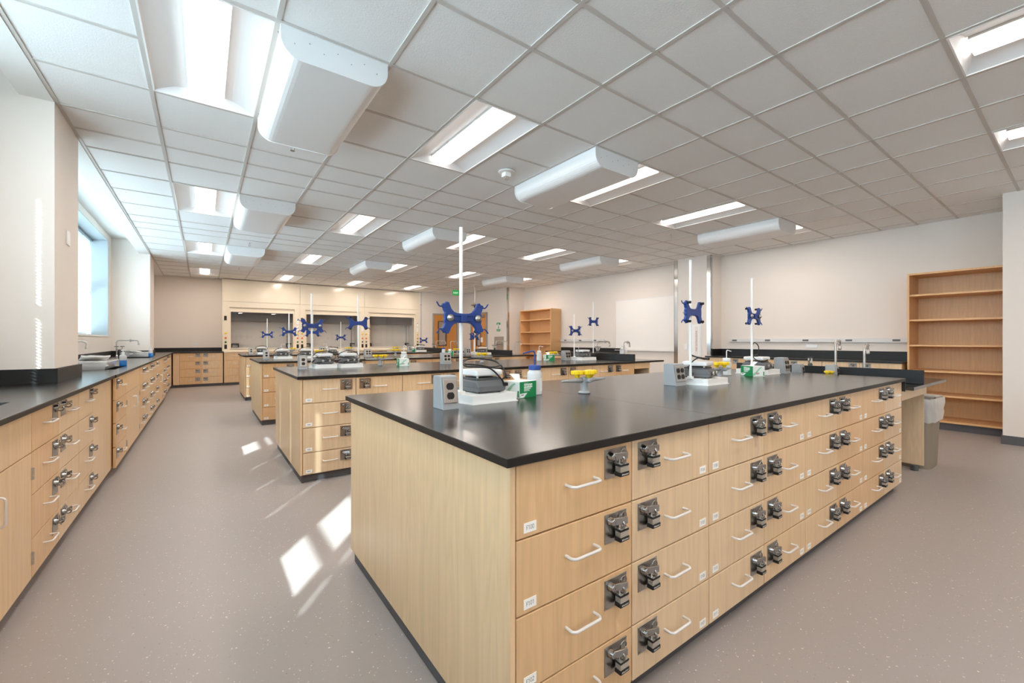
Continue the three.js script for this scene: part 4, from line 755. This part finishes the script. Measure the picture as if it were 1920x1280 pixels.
// ---------- right wall ----------
{
  const t = thing('worktop', 'black epoxy worktop with backsplash along the right wall before the bookcase', 'worktop', [0, 0, 0], 0, 'black worktops');
  slab(t, 7.87, 8.497, 1.555, 4.445);
  part('backsplash', pb(8.48, 8.497, T, T + 0.13, 1.555, 4.445), M.epoxyEdge, t); part('backsplash', pb(8.11, 8.48, T, T + 0.13, 4.428, 4.445), M.epoxyEdge, t);
  const t2 = thing('worktop', 'black epoxy worktop with backsplash beside the far bookcase', 'worktop', [0, 0, 0], 0, 'black worktops');
  slab(t2, 7.87, 8.497, 6.86, 9.2); part('backsplash', pb(8.48, 8.497, T, T + 0.1, 6.86, 9.2), M.epoxyEdge, t2);
  const run = (d, n, w, label, tag) => { const c = cabinet(label, Array.from({ length: n }, (_, i) => ({ w, hasp: i % 2 ? 'L' : 'R' })), { depth: 0.57, group: 'cabinets along the right wall' }); c.position.set(7.9, 0, -d); c.rotation.y = -PI / 2; };
  run(4.43, 2, 0.475, 'maple drawer cabinet under the right wall worktop, nearest the column'); run(3.478, 2, 0.475, 'maple drawer cabinet in the middle under the right wall worktop'); run(2.526, 2, 0.475, 'maple drawer cabinet under the right wall worktop, nearest the bookcase');
  run(9.19, 2, 0.48, 'maple drawer cabinet beside the far bookcase'); run(8.228, 2, 0.48, 'maple drawer cabinet in the middle of the far right wall worktop');
  solo('toe_kick', 'dark grey toe kick under the right wall cabinets', 'plinth', merge([pb(7.95, 7.965, 0, 0.07, 1.57, 4.44), pb(7.95, 7.965, 0, 0.07, 7.25, 9.19)]), M.base);
  function raceway(d0, d1, spots, label) {
    const r = thing('power_raceway', label, 'raceway', [0, 0, 0], 0, 'wall power raceways');
    part('channel', rb(8.46, 8.499, 1.165, 1.235, -d1, -d0, 0.004), M.raceway, r);
    for (const d of spots) part('outlet', merge([rb(8.456, 8.462, 1.185, 1.215, -d - 0.045, -d + 0.045, 0.002), ...[-0.025, 0.025].map((o) => pb(8.453, 8.457, 1.19, 1.21, d + o - 0.012, d + o + 0.012))]), M.bodyGray, r);
  }
  raceway(1.545, 4.26, [4.166, 3.56, 2.947, 2.336, 1.752], 'grey power raceway with five outlets above the right wall worktop'); raceway(7.55, 9.21, [9.0, 8.4, 7.85], 'grey power raceway beside the far bookcase');
  solo('wall_outlet', 'white outlet plate on the right wall between raceway and backsplash', 'outlet', rb(8.49, 8.5, 1.07, 1.13, -2.95, -2.78, 0.003), M.white);
  function bookcase(label, d0, d1, c0, shelves, depth) {
    const b = thing('bookcase', label, 'bookcase', [0, 0, 0], 0, 'tall open maple bookcases'), H = 2.13, q = 0.02;
    part('side_panel', pb(c0, 8.497, 0.1, H, d0, d0 + q, 0.3), M.mapleWarm, b); part('side_panel', pb(c0, 8.497, 0.1, H, d1 - q, d1, 0.6), M.mapleWarm, b);
    part('top_panel', pb(c0, 8.497, H - 0.025, H, d0 + q, d1 - q), M.mapleWarm, b); part('back_panel', pb(8.485, 8.497, 0.1, H - 0.025, d0 + q, d1 - q, 0.1, 0.4), M.mapleWarm, b);
    for (const h of shelves) part('shelf', rb(c0 + 0.012, 8.484, h - 0.025, h, -(d1 - q - 0.001), -(d0 + q + 0.001), 0.002, 0, 0, 1, true), M.mapleWarm, b);
    part('plinth', pb(c0 + 0.06, 8.49, 0, 0.1, d0 + 0.005, d1 - 0.005), M.base, b);
  }
  bookcase('wide open maple bookcase against the right wall beside the worktop', 0.625, 1.535, 7.97, [1.835, 1.49, 1.14, 0.79, 0.465, 0.125], 0.5);
  bookcase('open maple bookcase against the far right wall', 9.225, 10.7, 8.1, [1.83, 1.46, 1.1, 0.75, 0.42, 0.125], 0.4);
  const wb = thing('whiteboard', 'white marker board with slim frame on the right wall', 'whiteboard', [0, 0, 0]);
  part('panel', pb(8.486, 8.497, 0.98, 2.19, 5.46, 7.16), M.whiteboard, wb);
  part('frame', merge([pb(8.48, 8.499, 0.96, 0.98, 5.44, 7.18), pb(8.48, 8.499, 2.19, 2.205, 5.44, 7.18), pb(8.48, 8.499, 0.98, 2.19, 7.16, 7.18), pb(8.48, 8.499, 0.98, 2.19, 5.44, 5.46)]), M.silverPaint, wb);
  part('pen_tray', pb(8.43, 8.48, 0.945, 0.96, 5.46, 7.16), M.silverPaint, wb);
  const guard = (label, g) => solo('corner_guard', label, 'corner guard', g, M.chrome, [0, 0, 0], 0, 'polished steel corner guards');
  guard('polished steel corner guard on the near edge of the right wall column', merge([pb(8.094, 8.1, 0.1, CE - 0.01, 4.444, 4.53), pb(8.094, 8.16, 0.1, CE - 0.01, 4.444, 4.45)]));
  guard('polished steel corner guard on the far edge of the right wall column', merge([pb(8.094, 8.1, 0.1, CE - 0.01, 5.17, 5.256), pb(8.094, 8.16, 0.1, CE - 0.01, 5.25, 5.256)]));
  guard('polished steel corner guard on the far wall corner beside the green sign', merge([pb(7.844, 7.85, 0.1, CE - 0.01, 10.994, 11.08), pb(7.844, 7.9, 0.1, CE - 0.01, 10.994, 11.0)]));
  const fe = thing('extinguisher_cabinet', 'white fire extinguisher cabinet with red vertical lettering on the column', 'cabinet', [0, 0, 0]);
  const feTex = canvasTex(64, 512, (g) => { g.fillStyle = '#e6e1db'; g.fillRect(0, 0, 64, 512); g.save(); g.translate(32, 270); g.rotate(-PI / 2); txt(g, 'FIRE EXTINGUISHER', 0, 0, 40, '#b98278'); g.restore(); });
  part('cabinet_frame', rb(8.082, 8.1, 0.87, 1.53, -4.93, -4.64, 0.003), M.whiteMetal, fe);
  part('cabinet_door', rb(8.072, 8.084, 0.895, 1.505, -4.9, -4.66, 0.003), M.white, fe);
  const fl = part('lettering', bare(new THREE.PlaneGeometry(0.07, 0.56)), new THREE.MeshStandardMaterial({ map: feTex, roughness: 0.5 }), fe, [8.0712, 1.2, -4.735]); fl.rotation.y = -PI / 2;
  part('window_strip', pb(8.07, 8.073, 1.22, 1.46, 4.86, 4.875), M.black, fe); part('pull_handle', pb(8.064, 8.074, 1.1, 1.2, 4.865, 4.89), M.grayPaint, fe);
  solo('wall_switch', 'white switch plate beside the fire extinguisher cabinet', 'switch', rb(8.09, 8.1, 1.01, 1.13, -5.02, -4.94, 0.003), M.white);
  solo('wall_switch', 'white switch plate high on the pilaster between the windows', 'switch', rb(CP, CP + 0.008, 1.94, 2.05, -4.75, -4.66, 0.003), M.white);
  solo('wall_outlet', 'white outlet plate on the back left wall above the backsplash', 'outlet', rb(-0.25, -0.13, 1.06, 1.13, -14.4, -14.392, 0.003), M.white);
  // eyewash cabinet, sign, emergency shower, exit sign
  const ey = thing('eyewash_cabinet', 'recessed steel eyewash cabinet on the far right wall under the green sign', 'eyewash', [0, 0, 0]);
  part('frame', merge([pb(7.83, 7.85, 0.84, 1.32, 11.24, 11.27), pb(7.83, 7.85, 0.84, 1.32, 11.73, 11.76), pb(7.83, 7.85, 1.29, 1.32, 11.27, 11.73)]), M.steel, ey);
  part('panel', pb(7.838, 7.85, 0.84, 1.29, 11.27, 11.73), M.brushed, ey); part('basin', rb(7.78, 7.838, 1.06, 1.12, -11.7, -11.3, 0.01), M.steel, ey);
  const gs = canvasTex(128, 256, (g) => { g.fillStyle = '#eeeae6'; g.fillRect(0, 0, 128, 256); g.fillStyle = '#1c8a50'; g.fillRect(4, 4, 120, 66); g.fillRect(4, 186, 120, 66); g.fillStyle = '#fff'; g.beginPath(); g.arc(46, 30, 10, 0, 7); g.fill(); g.fillRect(30, 42, 34, 22); g.fillRect(80, 20, 6, 44); g.fillStyle = '#2a3a34'; g.beginPath(); g.moveTo(64, 176); g.lineTo(44, 140); g.lineTo(84, 140); g.fill(); g.fillRect(56, 84, 16, 60); g.fillStyle = '#fff'; g.fillRect(20, 208, 88, 6); g.fillRect(20, 222, 88, 6); });
  const sg = thing('safety_sign', 'green and white safety sign with a downward arrow above the eyewash cabinet', 'sign', [7.846, 1.64, -11.53], -PI / 2);
  part('plate', bb(-0.12, 0.12, -0.15, 0.15, -0.004, 0.002), M.label, sg); part('print', bare(new THREE.PlaneGeometry(0.236, 0.296)), new THREE.MeshStandardMaterial({ map: gs, roughness: 0.5 }), sg, [0, 0, 0.003]);
  const sh = thing('emergency_shower', 'steel emergency shower head hanging on a pipe from the ceiling near the doors', 'shower', [6.71, 0, -11.16]);
  part('pipe', cyl(0.016, 0.016, 0.6, 12).translate(0, CE - 0.6, 0), M.steel, sh); part('flange', cyl(0.05, 0.05, 0.012, 18).translate(0, CE - 0.012, 0), M.white, sh);
  part('shower_head', lathe([[0, 0.05], [0.02, 0.05], [0.03, 0.035], [0.1, 0.012], [0.125, 0], [0.12, -0.004], [0, -0.004]].reverse(), 24).translate(0, CE - 0.63, 0), M.steel, sh);
  const ex = thing('exit_sign', 'green exit sign hanging from the ceiling near the wooden doors', 'sign', [6.75, CE, -12.45], 0);
  const exT = canvasTex(128, 96, (g) => { g.fillStyle = '#23a04a'; g.fillRect(0, 0, 128, 96); txt(g, 'EXIT', 64, 50, 46, '#eafff0'); });
  part('mount', rb(-0.13, 0.13, -0.03, -0.001, -0.03, 0.03, 0.004), M.white, ex); part('panel', rb(-0.125, 0.125, -0.22, -0.03, -0.006, 0.006, 0.003), M.polyThin, ex);
  part('lit_face', bare(new THREE.PlaneGeometry(0.24, 0.17)), new THREE.MeshStandardMaterial({ map: exT, roughness: 0.5, emissive: 0xffffff, emissiveMap: exT, emissiveIntensity: 0.35 }), ex, [0, -0.12, 0.008]);
}

scene.traverse((o) => { if (o.isMesh) { o.castShadow = true; o.receiveShadow = true; } if (o.isDirectionalLight || o.isPointLight || o.isSpotLight) o.castShadow = true; });
renderer.render(scene, camera);
